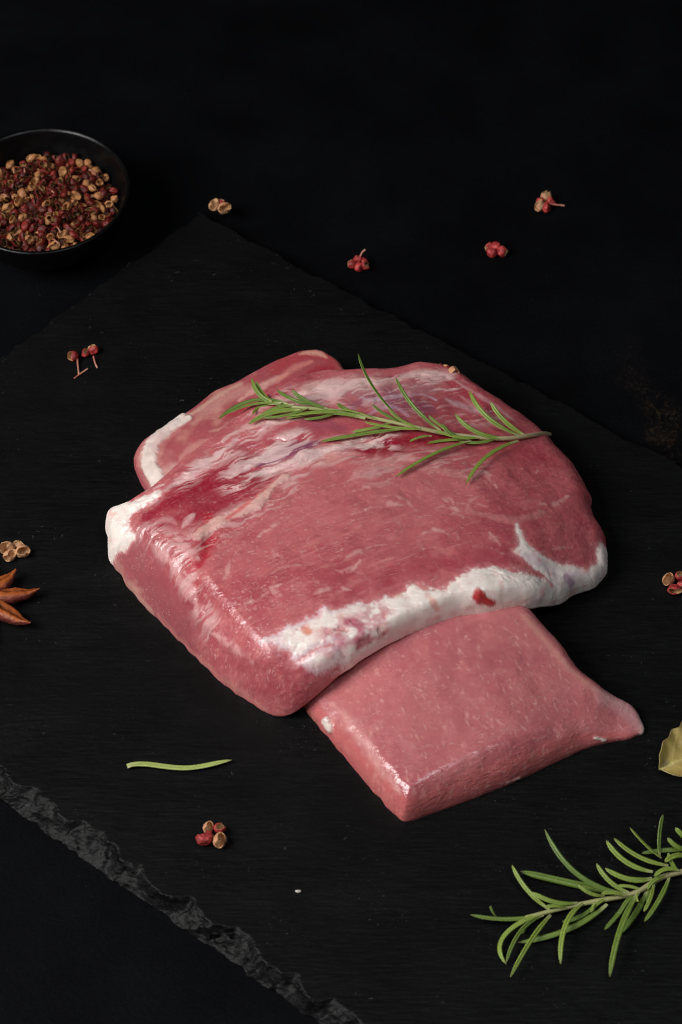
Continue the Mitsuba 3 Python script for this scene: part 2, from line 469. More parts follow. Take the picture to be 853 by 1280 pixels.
    def build(self, key, parts, color, bsdfs, names):
        """parts: per-vertex part number (0 = the muscle); the mesh is cut into the parts, its underside goes with the muscle."""
        N = normals_of(self.V, self.F)
        fp = np.sort(parts[self.F], 1)[:, 1]
        for k, name in enumerate(names):
            S = self.F[fp == k]
            if not len(S):
                continue
            u_, inv = np.unique(S, return_inverse=True)
            V, Fc, Nn, Cc = self.V[u_], inv.reshape(-1, 3), N[u_], color[u_]
            if k == 0:
                # underside: the outline curls in to a flat bottom
                nb = self.nb
                rim = self.V[:nb]
                cxy = Polygon(rim[:, :2]).buffer(0)
                tree = cKDTree(self.C[::6, :2])
                e = np.roll(rim[:, :2], -1, 0) - np.roll(rim[:, :2], 1, 0)
                e /= np.linalg.norm(e, axis=1, keepdims=True) + 1e-9
                inn = np.column_stack([-e[:, 1], e[:, 0]])
                if Polygon(rim[:, :2]).exterior.is_ccw is False:
                    inn = -inn
                rings = [rim]
                zb = self.bottom(rim)
                for t in (0.25, 0.5, 0.75, 1.0):
                    a = t * math.pi / 2
                    r = np.column_stack([rim[:, :2] + inn * (1 - math.cos(a)) * 4.0, rim[:, 2] + (np.minimum(zb, rim[:, 2]) - rim[:, 2]) * math.sin(a)])
                    rings.append(r)
                B = np.vstack(rings)
                i = np.arange(nb)
                j = np.roll(i, -1)
                fs = []
                for r in range(4):
                    a, b, c, d = r * nb + i, r * nb + j, (r + 1) * nb + i, (r + 1) * nb + j
                    fs += [np.stack([a, c, b], 1), np.stack([b, c, d], 1)]
                FB = np.concatenate(fs)
                if not Polygon(rim[:, :2]).exterior.is_ccw:
                    FB = FB[:, ::-1]
                NB = normals_of(B, FB)
                NB[:nb] = N[:nb]
                CB = np.tile(color[:nb], (5, 1)) * 0.95
                Fc = np.concatenate([Fc, FB + len(V)])
                V, Nn, Cc = np.vstack([V, B]), np.vstack([Nn, NB]), np.vstack([Cc, CB])
            emit(key if name is None else f'{key}__{name}', V, Fc, bsdfs[k], n=Nn, color=Cc)

    def bottom(self, rim):
        return rim[:, 2] - self.thin


def blend(col, other, m):
    return col * (1 - m[:, None]) + np.asarray(other) * m[:, None]


# ---- lower slab, most of it under the upper piece
SLAB = [(330, 830, 3, 12, 1.4), (380, 885, 2, 9, 1.05), (441, 957, 1, 9, 1.05), (488, 1012, 1, 8, 1.1), (505, 1027, 1, 8, 1.15), (520, 1024, 1, 9, 1.15), (575, 1004, 1, 12, 1.2), (640, 979, 1, 12, 1.2), (700, 950, 1, 11, 1.15), (730, 936, 1, 9, 1.1), (754, 929, 1, 7, 1), (775, 925, 1, 5, 1),
        (790, 923, 1, 5), (798, 917, 1, 3), (806, 919, 1, 2.5), (804, 903, 1.5, 3), (790, 884, 2, 5), (760, 870, 4, 7), (728, 850, 5, 9), (690, 806, 7, 9, .8), (652, 764, 8, 9, .8), (600, 700, 8, 9), (530, 610, 9, 9), (470, 510, 10, 8),
        (437, 476, 10, 6, .7), (428, 462, 11, 5, .7), (404, 442, 13, 4, .7), (376, 443, 13, 4, .7), (335, 461, 12, 4, .7), (296, 483, 11, 5, .7), (270, 491, 10, 6), (240, 516, 8, 6), (205, 541, 6, 7), (180, 553, 5, 7), (168, 572, 3, 7), (170, 594, 2, 7), (183, 613, 2, 7), (230, 680, 3, 10), (290, 780, 3, 11)]
SLAB_H = [(400, 860, 11), (420, 870, 13), (455, 920, 16), (500, 975, 17), (560, 950, 19), (640, 920, 19), (720, 890, 13), (770, 890, 7), (790, 900, 4.5), (803, 912, 3), (740, 862, 14), (690, 830, 20), (640, 775, 24), (560, 850, 24), (500, 880, 22), (450, 820, 19), (450, 780, 22), (400, 700, 25), (500, 700, 25),
          (330, 600, 24), (300, 560, 22), (420, 520, 23), (260, 540, 18), (220, 560, 15), (195, 590, 12), (350, 480, 20), (400, 455, 19), (440, 490, 20), (300, 505, 18)]
slab = Surface(SLAB, SLAB_H, 0.52, squash=0.8, seed=3, wobble=1.6)
V = slab.V
edge = np.clip(slab.d / 6, 0, 1)
slab.displace(((fb(V, 26.0, 3, 1) - 0.5) * 2.6 + (fb(V * np.array([1, .6, 1]), 9.0, 2, 2) - 0.5) * 0.8 + (fb(V, 1.7, 2, 9) - 0.5) * 0.1) * edge)
V = slab.V
n1, n2, n3 = fb(V, 18.0, 4, 11), fb(V, 4.0, 3, 12), fb(V, 1.2, 3, 13)
col = np.tile(srgb(186, 107, 109), (len(V), 1))
col = blend(col, srgb(168, 88, 95), sstep(0.38, 0.70, n1) * 0.7)
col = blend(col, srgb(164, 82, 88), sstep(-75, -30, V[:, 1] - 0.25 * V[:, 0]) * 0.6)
col = blend(col, srgb(208, 136, 132), sstep(0.5, 0.8, n2) * 0.22)
col *= (0.94 + 0.12 * n3)[:, None]
face = sstep(1.15, 0.75, slab.th) * sstep(-20, -50, V[:, 1])
col = blend(col, srgb(194, 101, 98), face * 0.65)
# short pale flecks of marbling along the fibres
R = np.random.default_rng(7)
fl = np.zeros(len(V))
px = np.column_stack([R.uniform(400, 790, 620), R.uniform(770, 1000, 620)])
px = px[:620]
q = slab.on(px)
tr = cKDTree(V)
for c in q:
    L, wd, a = R.uniform(0.8, 3.0), R.uniform(0.25, 0.6), R.normal(1.98, 0.3)
    idx = tr.query_ball_point(c, L * 1.3)
    dv = V[idx, :2] - c[:2]
    s, t = dv @ [math.cos(a), math.sin(a)], dv @ [-math.sin(a), math.cos(a)]
    fl[idx] = np.maximum(fl[idx], np.exp(-(s / L) ** 2 * 2 - (t / wd) ** 2) * R.uniform(0.15, 0.75))
col = blend(col, srgb(228, 176, 166), np.clip(fl * sstep(0.25, 0.6, n3) * 1.4, 0, 1) * 0.55)
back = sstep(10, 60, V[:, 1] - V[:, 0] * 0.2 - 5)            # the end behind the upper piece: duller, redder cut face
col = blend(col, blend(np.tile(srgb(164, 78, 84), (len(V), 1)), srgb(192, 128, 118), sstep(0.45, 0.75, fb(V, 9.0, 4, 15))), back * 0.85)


FINE, FINE2 = {}, {}


def fine(S):
    FINE[id(S)] = fb(S.V, 1.6, 3, 901)
    FINE2[id(S)] = fb(S.V, 0.9, 3, 902)


def stroke(S, col, pts, w, c, amt=1.0, jag=0.6, seed=0, taper=True, scale=4.0):
    d, u = S.line(pts, jag, seed, scale)
    ww = w * ((0.35 + 0.65 * np.sin(np.clip(u, 0, 1) * math.pi)) if taper else 1.0)
    d = d + (FINE[id(S)] - 0.5) * 1.1 * min(1.0, w / 2.5)
    m = sstep(1.35, 0.1, d / (ww + 1e-3)) * amt * (0.72 + 0.28 * sstep(0.3, 0.62, FINE2[id(S)]))
    return blend(col, srgb(*c), m), m


fine(slab)
col, m = stroke(slab, col, [(655, 770), (700, 822), (745, 862), (785, 880)], 2.2, (206, 160, 142), 0.4, 0.8, 1, False)
col, m = stroke(slab, col, [(345, 462), (375, 446), (400, 444), (425, 465)], 5, (168, 62, 68), 0.8, 1.2, 2, False)
col, m = stroke(slab, col, [(375, 443), (397, 441), (408, 447)], 2.5, (215, 160, 140), 0.9, 0.8, 3)
col, m = stroke(slab, col, [(300, 480), (262, 502), (235, 521), (200, 545)], 2.0, (205, 170, 150), 0.7, 0.8, 4, False)
col, m = stroke(slab, col, [(240, 530), (262, 512), (290, 495), (330, 480)], 5.0, (208, 160, 148), 0.5, 2.2, 5)
col, m = stroke(slab, col, [(330, 500), (352, 482), (380, 470)], 7, (172, 78, 84), 0.6, 1.5, 6)
col, m = stroke(slab, col, [(415, 880), (440, 905), (470, 950), (500, 990)], 4.0, (222, 165, 158), 0.45, 1.6, 7)
col, m = stroke(slab, col, [(760, 870), (788, 888), (801, 903)], 7, (186, 140, 142), 0.85, 1.0, 8, False)
col, m = stroke(slab, col, [(792, 880), (803, 898), (805, 915)], 3.0, (216, 192, 186), 0.9, 0.5, 9, False)
col, m = stroke(slab, col, [(360, 880), (385, 893), (400, 915)], 4, (150, 90, 78), 0.7, 0.8, 10)
for pts, w, c, a in (([(300, 500), (330, 482), (360, 466)], 3.0, (216, 166, 154), .8), ([(285, 520), (315, 508), (340, 490)], 3.5, (170, 58, 66), .8), ([(262, 540), (290, 530), (310, 515)], 3, (206, 150, 140), .7), ([(250, 565), (275, 545), (300, 535)], 4, (164, 66, 74), .7), ([(225, 575), (240, 560), (262, 548)], 2.5, (204, 146, 138), .6),
                     ([(385, 470), (405, 462), (425, 474)], 5, (160, 40, 54), .8), ([(345, 478), (365, 462), (390, 452)], 3, (208, 130, 122), .8), ([(202, 595), (214, 585), (226, 592)], 4, (214, 176, 166), .6), ([(176, 575), (180, 590), (190, 604)], 3, (150, 70, 78), .7)):
    col, m = stroke(slab, col, pts, w, c, a, 2.0, 40, scale=6.0)
parts = np.zeros(len(V), int)
fatmask = np.zeros(len(V))
d, u = slab.line([(222, 523), (206, 538), (190, 556), (187, 580), (197, 603), (200, 612)], 2.2, 21, 7)
d = d + (FINE[id(slab)] - .5) * 3
fatmask = np.maximum(fatmask, sstep(1.3, -1.3, d - 4.4))
col = blend(col, srgb(205, 150, 142), sstep(5, 0, d - 4) * .6)
for pts, w in (([(208, 537), (224, 531), (236, 523)], 2.0), ):
    d, u = slab.line(pts, 0.8, 22)
    fatmask = np.maximum(fatmask, sstep(0.5, -0.5, d - w))
nub, _ = slab.line([(408, 903), (413, 909)], 0.5, 23, 3)
nub = nub + (FINE[id(slab)] - .5) * 3
nubm = sstep(0.7, -0.7, nub - 2.2)
tag1, _ = slab.line([(742, 921), (757, 926)], 0.5, 24, 3)
tag2, _ = slab.line([(628, 981), (650, 973)], 0.5, 25, 3)
nub2 = sstep(0.5, -0.5, np.minimum(tag1, tag2) + (FINE[id(slab)] - .5) * 2 - 0.5)
fc = np.tile(srgb(226, 208, 198), (len(V), 1)) * (0.85 + 0.25 * n2)[:, None]
fc = blend(fc, srgb(205, 165, 165), sstep(0.55, 0.8, fb(V, 6.0, 3, 19)) * 0.6)
allfat = np.maximum.reduce([fatmask, nubm, nub2])
col = blend(col, fc, allfat) * 1.0
slab.displace(fatmask * 0.9 * (0.4 + 1.2 * fb(V, 3.5, 3, 31)) + nubm * 1.5 + nub2 * 0.5)
parts = np.where(fatmask > 0.5, 1, parts)
parts = np.where(nubm > 0.5, 2, parts)
SLABCOL = col
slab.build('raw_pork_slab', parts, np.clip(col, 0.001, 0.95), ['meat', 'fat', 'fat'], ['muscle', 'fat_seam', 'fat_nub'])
tag('raw_pork_slab', 'pink raw pork slab lying underneath, its ends sticking out in front and behind the larger piece', 'meat')
tag('raw_pork_slab__fat_seam', 'white fat seam at the rounded back end of the lower slab')
tag('raw_pork_slab__fat_nub', 'small white nub of fat on the left side of the lower slab')

# ---- upper piece, draped over the slab
TOP = [(136, 652, 9, 3.5, .8), (140, 645, 13, 3, .7), (151, 638, 17, 3, .7), (166, 631, 19, 3.5, .7), (190, 617, 22, 4, .8), (240, 573, 24, 5), (300, 526, 25, 5), (345, 497, 26, 5), (372, 480, 26, 6), (395, 474, 26, 6), (430, 474, 25, 6), (490, 470, 23, 7), (520, 464, 21, 5), (548, 464, 20, 5), (572, 474, 17, 7), (602, 494, 14, 10), (640, 521, 11, 12), (684, 553, 9, 13),
       (715, 584, 8, 13), (733, 610, 7, 12), (741, 629, 7, 10), (737, 636, 7, 10), (746, 655, 7, 10), (757, 679, 5, 8), (760, 697, 4, 6), (758, 718, 4, 4), (744, 734, 5, 4), (716, 742, 7, 4), (708, 750, 9, 4), (690, 755, 13, 4), (668, 757, 18, 4.5), (620, 763, 24, 4.5), (570, 768, 26, 4.5), (520, 786, 26, 4.5),
       (470, 810, 26, 4.5), (435, 834, 24, 6, 1.0), (404, 860, 18, 7, 1.1), (381, 881, 11, 8, 1.2), (364, 892, 6, 8, 1.1), (350, 896, 2, 8, 1.0), (340, 893, 1, 9, 1.0), (322, 884, 1, 12, 1.1), (272, 848, 1, 16, 1.2), (222, 799, 1, 20, 1.25), (182, 758, 1, 22, 1.3), (156, 727, 2, 18, 1.25), (141, 704, 3, 12, 1.1), (137, 690, 5, 8, 1), (139, 676, 7, 5, .8), (134, 664, 8, 4, .8)]
TOP_H = [(146, 655, 22), (165, 670, 27), (170, 645, 27), (200, 640, 32), (240, 600, 34), (300, 560, 36), (350, 520, 37), (400, 500, 38), (450, 500, 37), (520, 490, 34), (560, 500, 31), (600, 530, 30), (640, 560, 28), (680, 590, 24), (715, 625, 21), (700, 660, 24), (730, 690, 18), (750, 700, 13), (660, 700, 32), (690, 730, 22),
         (620, 740, 37), (560, 745, 39), (500, 765, 39), (450, 790, 38), (410, 820, 35), (380, 850, 27), (350, 870, 19), (330, 830, 31), (280, 780, 34), (230, 730, 34), (195, 690, 32), (260, 680, 36), (330, 700, 39), (400, 650, 41), (480, 600, 41), (550, 620, 38), (560, 700, 40), (450, 700, 42), (620, 620, 34), (300, 630, 37), (350, 780, 38)]
top = Surface(TOP, TOP_H, 0.5, squash=0.85, seed=5, wobble=1.8, thin=4.0)
V = top.V
edge = np.clip(top.d / 5, 0, 1)
dots0 = sstep(30, -40, V[:, 0]) * sstep(0.62, 0.8, fb(V * np.array([1, 1.6, 1]), 2.4, 3, 54)) * sstep(0.4, 0.7, fb(V, 14.0, 3, 55))
top.displace(((fb(V, 32.0, 3, 51) - 0.5) * 3.6 + (fb(V, 9.0, 3, 52) - 0.5) * 1.0 + (fb(V, 1.6, 2, 53) - 0.5) * 0.1 + dots0 * 0.16) * edge)
# grooves and seams between the muscles of the upper left
seams = [([(222, 604), (262, 585), (303, 563), (340, 548)], 2.6, -0.9), ([(180, 635), (235, 612), (300, 590), (360, 572)], 2.4, -0.6), ([(250, 676), (285, 655), (320, 632), (355, 598), (400, 575), (440, 558)], 4.5, 0.9),
         ([(195, 682), (222, 716), (238, 752), (275, 795), (330, 830)], 4.0, 0.9), ([(262, 655), (258, 690), (250, 712)], 3.2, -1.1), ([(279, 551), (307, 533), (345, 526)], 2.5, 0.6), ([(440, 545), (500, 556), (560, 545)], 5.0, -0.9)]
disp = np.zeros(len(V))
for k, (pts, w, a) in enumerate(seams):
    d, u = top.line(pts, 0.5, 500 + k)
    disp += a * np.exp(-(d / w) ** 2)
top.displace(disp * edge)
V = top.V
n1, n2, n3 = fb(V, 20.0, 4, 61), fb(V, 4.5, 3, 62), fb(V, 1.2, 3, 63)
fib = fb(np.column_stack([(V[:, 0] * .9 + V[:, 1] * .43) / 9, (-V[:, 0] * .43 + V[:, 1] * .9) / 1.5, V[:, 2] / 6]), 1.0, 3, 64)
col = np.tile(srgb(184, 97, 101), (len(V), 1))
col = blend(col, srgb(162, 68, 78), sstep(0.40, 0.68, n1) * 0.7)
col = blend(col, srgb(203, 122, 121), sstep(0.52, 0.8, n2) * 0.4)
col = blend(col, srgb(152, 62, 74), sstep(0.55, 0.8, fib) * 0.35)
col = blend(col, srgb(206, 134, 131), sstep(0.42, 0.2, fib) * 0.35)
right = sstep(40, 100, V[:, 0])
col = blend(col, srgb(168, 70, 80), right * 0.3)
midd = np.exp(-((V[:, 0] + 10) / 60) ** 2 - ((V[:, 1] + 15) / 30) ** 2)
col = blend(col, srgb(192, 111, 112), midd * 0.45)
col *= (0.92 + 0.16 * n3)[:, None]
left = sstep(30, -50, V[:, 0])
dots = sstep(0.60, 0.74, fb(V * np.array([1, 1.5, 1.2]), 1.0, 3, 66)) * sstep(0.35, 0.65, fb(V, 11.0, 3, 67)) * (0.25 + 0.75 * left)
col = blend(col, srgb(224, 172, 164), dots * 0.6)


fine(top)


def st(pts, w, c, amt=1.0, jag=0.6, seed=[100], taper=True, scale=6.0):
    global col
    seed[0] += 1
    jag = jag * 1.9
    col, m = stroke(top, col, pts, w, c, amt, jag, seed[0], taper, scale)
    return m


# muscle regions
st([(185, 645), (240, 615), (300, 585), (350, 565)], 12, (146, 30, 50), 1.0, 1.5)
st([(300, 560), (350, 545), (420, 535), (500, 540)], 9, (165, 64, 78), 0.7, 1.5)
st([(200, 655), (250, 640), (300, 615), (345, 590)], 10, (150, 36, 54), 0.95, 1.5)
st([(450, 562), (490, 558), (530, 548), (570, 545)], 9, (146, 26, 46), 1.0, 1.6)
st([(570, 560), (620, 560), (680, 575)], 12, (158, 56, 70), 0.55, 2.0)
st([(260, 645), (258, 668), (256, 690), (248, 708)], 5.5, (172, 28, 48), 0.9, 1.2)
st([(225, 690), (240, 705), (245, 735)], 5, (180, 60, 72), 0.6, 1.5)
st([(560, 480), (600, 500), (640, 525)], 7, (158, 48, 62), 0.7, 1.5)
st([(560, 705), (600, 700), (640, 690)], 12, (156, 56, 72), 0.6, 2.0)
st([(480, 730), (520, 712), (560, 702)], 7, (160, 56, 70), 0.6, 2.0)
# the bluish lens of muscle under silverskin, and the silverskin of the back edge
st([(322, 582), (345, 570), (372, 560), (396, 553)], 6.5, (128, 66, 88), 0.9, 0.8)
st([(385, 500), (430, 490), (480, 487), (540, 485)], 10, (176, 118, 124), 0.8, 2.5)
st([(440, 505), (490, 500), (540, 512)], 9, (140, 78, 98), 0.75, 2.0)
st([(370, 520), (400, 530), (430, 535)], 6, (152, 74, 92), 0.7, 1.0)
# pale sinews and streaks
pale = np.zeros(len(V))
for pts, w, c, a, j in (
        ([(222, 604), (255, 588), (303, 563)], 1.6, (226, 176, 174), .9, .5),
        ([(303, 590), (325, 572), (345, 560), (368, 550)], 3.6, (230, 204, 202), 1., 0.8),
        ([(300, 595), (345, 586), (367, 578), (400, 566), (440, 557), (478, 556)], 4.6, (230, 206, 202), 1., 1.3), ([(395, 582), (420, 570), (450, 566)], 5.0, (216, 160, 152), .8, 1.6),
        ([(279, 551), (300, 538), (330, 530), (380, 522)], 2.2, (224, 186, 180), .9, .7),
        ([(172, 632), (200, 616), (225, 600), (272, 570), (300, 545)], 2.4, (218, 184, 182), .85, .9),
        ([(300, 527), (330, 508), (370, 490)], 2.6, (214, 172, 168), .8, .8), ([(362, 496), (400, 484), (450, 480), (500, 476)], 6.0, (222, 184, 174), .9, 1.8), ([(500, 474), (525, 467), (552, 468)], 4.0, (226, 190, 182), .9, 1.0), ([(345, 520), (385, 507), (430, 505)], 3.5, (214, 172, 168), .7, 1.4), ([(575, 495), (610, 520), (640, 545)], 3.0, (208, 160, 160), .6, 1.4), ([(520, 585), (560, 590), (600, 600)], 3.0, (206, 146, 140), .5, 1.6), ([(590, 640), (640, 648), (680, 640)], 2.6, (206, 146, 140), .5, 1.4),
        ([(228, 660), (235, 650), (242, 643)], 2.2, (222, 180, 178), .9, .5),
        ([(190, 660), (205, 650), (222, 656)], 2.2, (206, 150, 150), .8, .7),
        ([(480, 585), (500, 575), (520, 572)], 4.5, (214, 160, 150), .6, 1.6),
        ([(440, 600), (460, 585), (500, 575)], 3.5, (204, 150, 146), .6, 1.6),
        ([(560, 500), (590, 512), (605, 516)], 3.5, (206, 170, 178), .8, 1.0),
        ([(440, 488), (470, 500), (500, 495), (545, 500)], 2.0, (206, 180, 196), .8, .8),
        ([(460, 520), (495, 510), (510, 520)], 1.6, (200, 170, 188), .7, .8),
        ([(560, 472), (600, 495), (648, 530)], 1.6, (206, 170, 170), .7, .6),
        ([(525, 467), (545, 466), (560, 470)], 2.2, (215, 180, 175), .7, .6)):
    pale = np.maximum(pale, st(pts, w, c, a * 0.75, j))
st([(326, 583), (348, 571), (372, 561), (396, 554)], 4.2, (132, 74, 98), 0.9, 0.5)
su, sv = V[:, 0] * .914 + V[:, 1] * .407, -V[:, 0] * .407 + V[:, 1] * .914
wb = fb(V, 12.0, 3, 120) * 9
skin = np.maximum(sstep(0.52, 0.66, fb(np.column_stack([su / 15, (sv + wb) / 2.4]), 1.0, 4, 121)), 0.9 * sstep(0.57, 0.66, fb(np.column_stack([su / 7, (sv + wb) / 1.3]), 1.0, 3, 122)))
band = np.zeros(len(V))
for pts, w, a in (([(295, 600), (345, 582), (400, 566), (480, 552)], 11, 1.0), ([(300, 580), (335, 560), (375, 546)], 8, .9), ([(185, 622), (240, 592), (300, 550), (345, 520)], 8, .85), ([(360, 500), (430, 486), (500, 480), (560, 478)], 10, .85),
                  ([(430, 505), (490, 500), (550, 515), (610, 520)], 9, .5), ([(240, 680), (290, 650), (340, 620), (370, 590)], 10, .55), ([(180, 670), (215, 690), (235, 730), (265, 790)], 10, .6), ([(470, 590), (530, 575), (590, 585)], 12, .4)):
    d, u = top.line(pts, 2.0, 130, 8)
    band = np.maximum(band, sstep(1.2, 0.3, d / w) * a)
col = blend(col, srgb(224, 190, 186) , skin * band * 0.85)
pale = np.maximum(pale, skin * band)
# frosty ridge between the top and the left flank
for pts, w in (([(188, 680), (200, 690), (215, 700)], 3.6), ([(215, 705), (224, 722), (236, 748)], 3.4), ([(230, 715), (240, 740), (246, 765)], 2.6), ([(268, 792), (290, 806), (318, 826)], 2.4), ([(220, 668), (235, 690), (250, 700)], 3.0)):
    st(pts, w, (222, 168, 166), 0.7, 1.5, scale=2.2)
# duller flank with a beige rim
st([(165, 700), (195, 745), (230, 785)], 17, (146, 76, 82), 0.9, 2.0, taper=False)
st([(142, 690), (152, 716), (172, 744), (190, 764)], 6.0, (196, 152, 138), 0.75, 2.6, scale=3.0)
st([(200, 775), (240, 817), (290, 860), (330, 886)], 3.0, (204, 140, 130), 0.55, 1.4, taper=False)
st([(345, 893), (352, 872), (350, 845)], 5, (206, 120, 116), 0.5, 1.5)
# fine white veins across the middle
R = np.random.default_rng(21)
vein = np.zeros(len(V))
explicit = [[(280, 724), (287, 710), (294, 698)], [(305, 757), (318, 748), (334, 738), (352, 730)], [(320, 675), (340, 658), (368, 643)], [(430, 700), (450, 690), (470, 688)], [(455, 638), (480, 630), (508, 632)], [(552, 622), (566, 634), (580, 648)],
            [(420, 713), (440, 712), (450, 700)], [(612, 665), (622, 678), (628, 684)], [(600, 580), (615, 600), (622, 610)], [(660, 625), (690, 630), (710, 620)], [(340, 735), (345, 748)], [(528, 668), (545, 662), (560, 668)], [(390, 745), (420, 735), (440, 738)]]
for k in range(40):
    x, y = R.uniform(330, 700), R.uniform(590, 740)
    a = R.normal(-0.35, 0.4) if R.random() < 0.75 else R.normal(0.7, 0.3)
    L = R.uniform(8, 26)
    explicit.append([(x, y), (x + L * math.cos(a) + R.normal(0, 3), y + L * math.sin(a) + R.normal(0, 3)), (x + 2 * L * math.cos(a + .2), y + 2 * L * math.sin(a + .2))])
for k, pts in enumerate(explicit):
    d, u = top.line(pts, 1.1, 700 + k, 3.5)
    d = d + (FINE[id(top)] - 0.5) * 1.2
    w = (2.2 if k < 13 else R.uniform(0.6, 1.6)) * (0.2 + 0.8 * np.sin(u * math.pi))
    vein = np.maximum(vein, sstep(1.3, 0.0, d / (w + 1e-3)) * (0.75 if k < 13 else R.uniform(0.15, 0.5)))
vein *= sstep(0.36, 0.58, fb(V, 3.0, 3, 68)) * (0.5 + 0.5 * FINE2[id(top)])
col = blend(col, srgb(226, 180, 172), vein * 0.8)

# fat of the front edge, of the right corner and of the left corner
fat1 = top.area([(322, 802), (345, 790), (374, 778), (396, 768), (404, 755), (411, 752), (415, 762), (445, 757), (479, 748), (507, 740), (516, 729), (526, 729), (536, 735), (558, 735), (572, 722), (588, 712), (612, 707), (640, 712), (672, 722), (690, 733), (712, 742),
                 (700, 765), (660, 772), (600, 778), (540, 792), (500, 808), (470, 822), (440, 842), (425, 838), (430, 822), (420, 806), (395, 812), (370, 826), (352, 812)], 2.6, 1, 6.0)
fat1b = top.area([(372, 830), (392, 814), (424, 806), (430, 820), (418, 832), (396, 842), (394, 855), (388, 840)], 1.2, 2, 3.0)
fat2 = top.area([(646, 655), (652, 668), (672, 690), (700, 706), (735, 712), (746, 702), (744, 686), (752, 678), (764, 692), (764, 722), (745, 742), (712, 752), (692, 735), (676, 715), (655, 700), (640, 690), (648, 680)], 2.4, 3, 5.0)
fat3 = top.area([(126, 650), (140, 634), (165, 628), (198, 612), (200, 620), (176, 636), (164, 642), (160, 654), (168, 672), (160, 686), (146, 694), (136, 704), (126, 680)], 1.6, 4, 4.0) + (FINE[id(top)] - .5) * 2.5
holes = sstep(0.62, 0.72, fb(V * np.array([.6, 1, 1]), 6.5, 4, 71)) * sstep(5.0, 1.0, top.line([(335, 800), (400, 790), (430, 800), (470, 790)], 0, 0)[0] - 3)
fat1s, fat2s = np.maximum(fat1, fat1b), fat2
fat1 = fat1 + (FINE[id(top)] - .5) * 4.0 + (fb(V, 9.0, 2, 98) - .5) * 3
fat2 = fat2 + (FINE[id(top)] - .5) * 2.0
f1 = np.maximum(sstep(-1.2, 1.2, fat1), sstep(-0.8, 0.8, fat1b)) * (1 - holes)
f2 = sstep(-0.6, 0.6, fat2)
f3 = sstep(-0.5, 0.5, fat3)
clot, _ = top.line([(597, 744), (606, 751), (615, 756)], 0.5, 5, 3)
clot = clot + (FINE[id(top)] - .5) * 1.6
cm = sstep(0.6, -0.6, clot - 3.0)
fc = np.tile(srgb(244, 231, 222), (len(V), 1)) * (0.93 + 0.1 * n2)[:, None] * (0.96 + 0.08 * n3)[:, None]
fc = blend(fc, srgb(206, 178, 190), sstep(0.5, 0.75, fb(V, 8.0, 4, 72)) * 0.6 * np.maximum(f2, 0.8 * sstep(40, 20, np.hypot(V[:, 0] + 5, V[:, 1] + 62))))
fc = blend(fc, srgb(224, 160, 150), sstep(0.58, 0.74, fb(V, 5.0, 4, 73)) * 0.55)
for pts, w, c in (([(381, 785), (385, 790)], 3.0, (216, 130, 105)), ([(540, 752), (545, 760)], 2.6, (222, 160, 140)), ([(520, 727), (530, 735)], 3.0, (206, 84, 84)), ([(548, 768), (562, 764)], 2.4, (214, 140, 128)), ([(424, 796), (428, 806)], 3, (170, 60, 74)), ([(435, 778), (452, 785), (446, 800)], 3.2, (176, 84, 104)), ([(708, 722), (714, 730)], 3, (190, 150, 175))):
    d, u = top.line(pts, 0.9, 80, 2.5)
    fc = blend(fc, srgb(*c), sstep(1.0, 0.3, d / w) * 0.8)
netr = sstep(11, 3, top.line([(412, 802), (440, 790), (472, 772)], 2.0, 95, 5)[0])
net = sstep(0.20, 0.04, np.abs(fb(V, 5.5, 3, 96) - 0.5)) * netr
fc = blend(fc, srgb(186, 92, 110), net * 0.85 * (0.5 + 0.5 * FINE2[id(top)]))
fc = blend(fc, srgb(214, 176, 188), sstep(4.5, 0.5, np.maximum(fat1, fat1b)) * (np.maximum(fat1, fat1b) > -6) * sstep(30, -25, V[:, 0]) * 0.7)
fc = blend(fc, srgb(228, 190, 184), sstep(0.5, 0.75, fb(V, 2.2, 3, 97)) * 0.45)
fatm = np.maximum.reduce([f1, f2, f3])
rim = sstep(0.5, 0.0, np.abs(fatm - 0.5)) * 0
col = blend(col, srgb(214, 140, 142), np.maximum.reduce([sstep(-3.5, 0, fat1), sstep(-3.5, 0, fat2), sstep(-2.5, 0, fat3)]) * 0.5)
melt = np.maximum.reduce([sstep(-1.0, 1.3, np.maximum(fat1, fat1b) + (FINE2[id(top)] - .5) * 2) * (1 - holes), sstep(-1.0, 1.2, fat2 + (FINE2[id(top)] - .5) * 2), sstep(-0.8, 0.8, fat3 + (FINE2[id(top)] - .5) * 2)])
col = blend(col, fc, melt)
cl = np.tile(srgb(186, 58, 58), (len(V), 1)) * (0.8 + 0.4 * n3)[:, None]
col = blend(col, cl, cm)
# the sinew band on the upper left
d, u = top.line([(248, 671), (270, 655), (300, 640), (318, 630), (340, 610), (356, 596)], 2.4, 91, 8)
d = d + (FINE[id(top)] - .5) * 2.5
sm = sstep(1.0, -1.0, d - 3.4 * (0.55 + 0.45 * np.sin(np.clip(u * .8 + .2, 0, 1) * math.pi)))
sc = blend(np.tile(srgb(222, 176, 166), (len(V), 1)), srgb(206, 84, 84), sstep(2.2, .4, top.line([(285, 648), (312, 628), (345, 598)], 0.8, 92, 3)[0]) * 0.75)
col = blend(col, sc, sm * (0.6 + 0.4 * FINE2[id(top)]))
lump = fb(V, 4.0, 4, 74)
lump = fb(V, 9.0, 2, 74) * 0.8 + lump * 0.2
crease = np.exp(-((fb(np.column_stack([V[:, 0] / 13, V[:, 1] / 5]), 1.0, 3, 140) - .5) / .035) ** 2)
fold = (fb(np.column_stack([su / 17, (sv + wb) / 4.2]), 1.0, 3, 150) - 0.5) * 3.4 * np.clip(band, 0, 1) * sstep(1, 8, top.d)
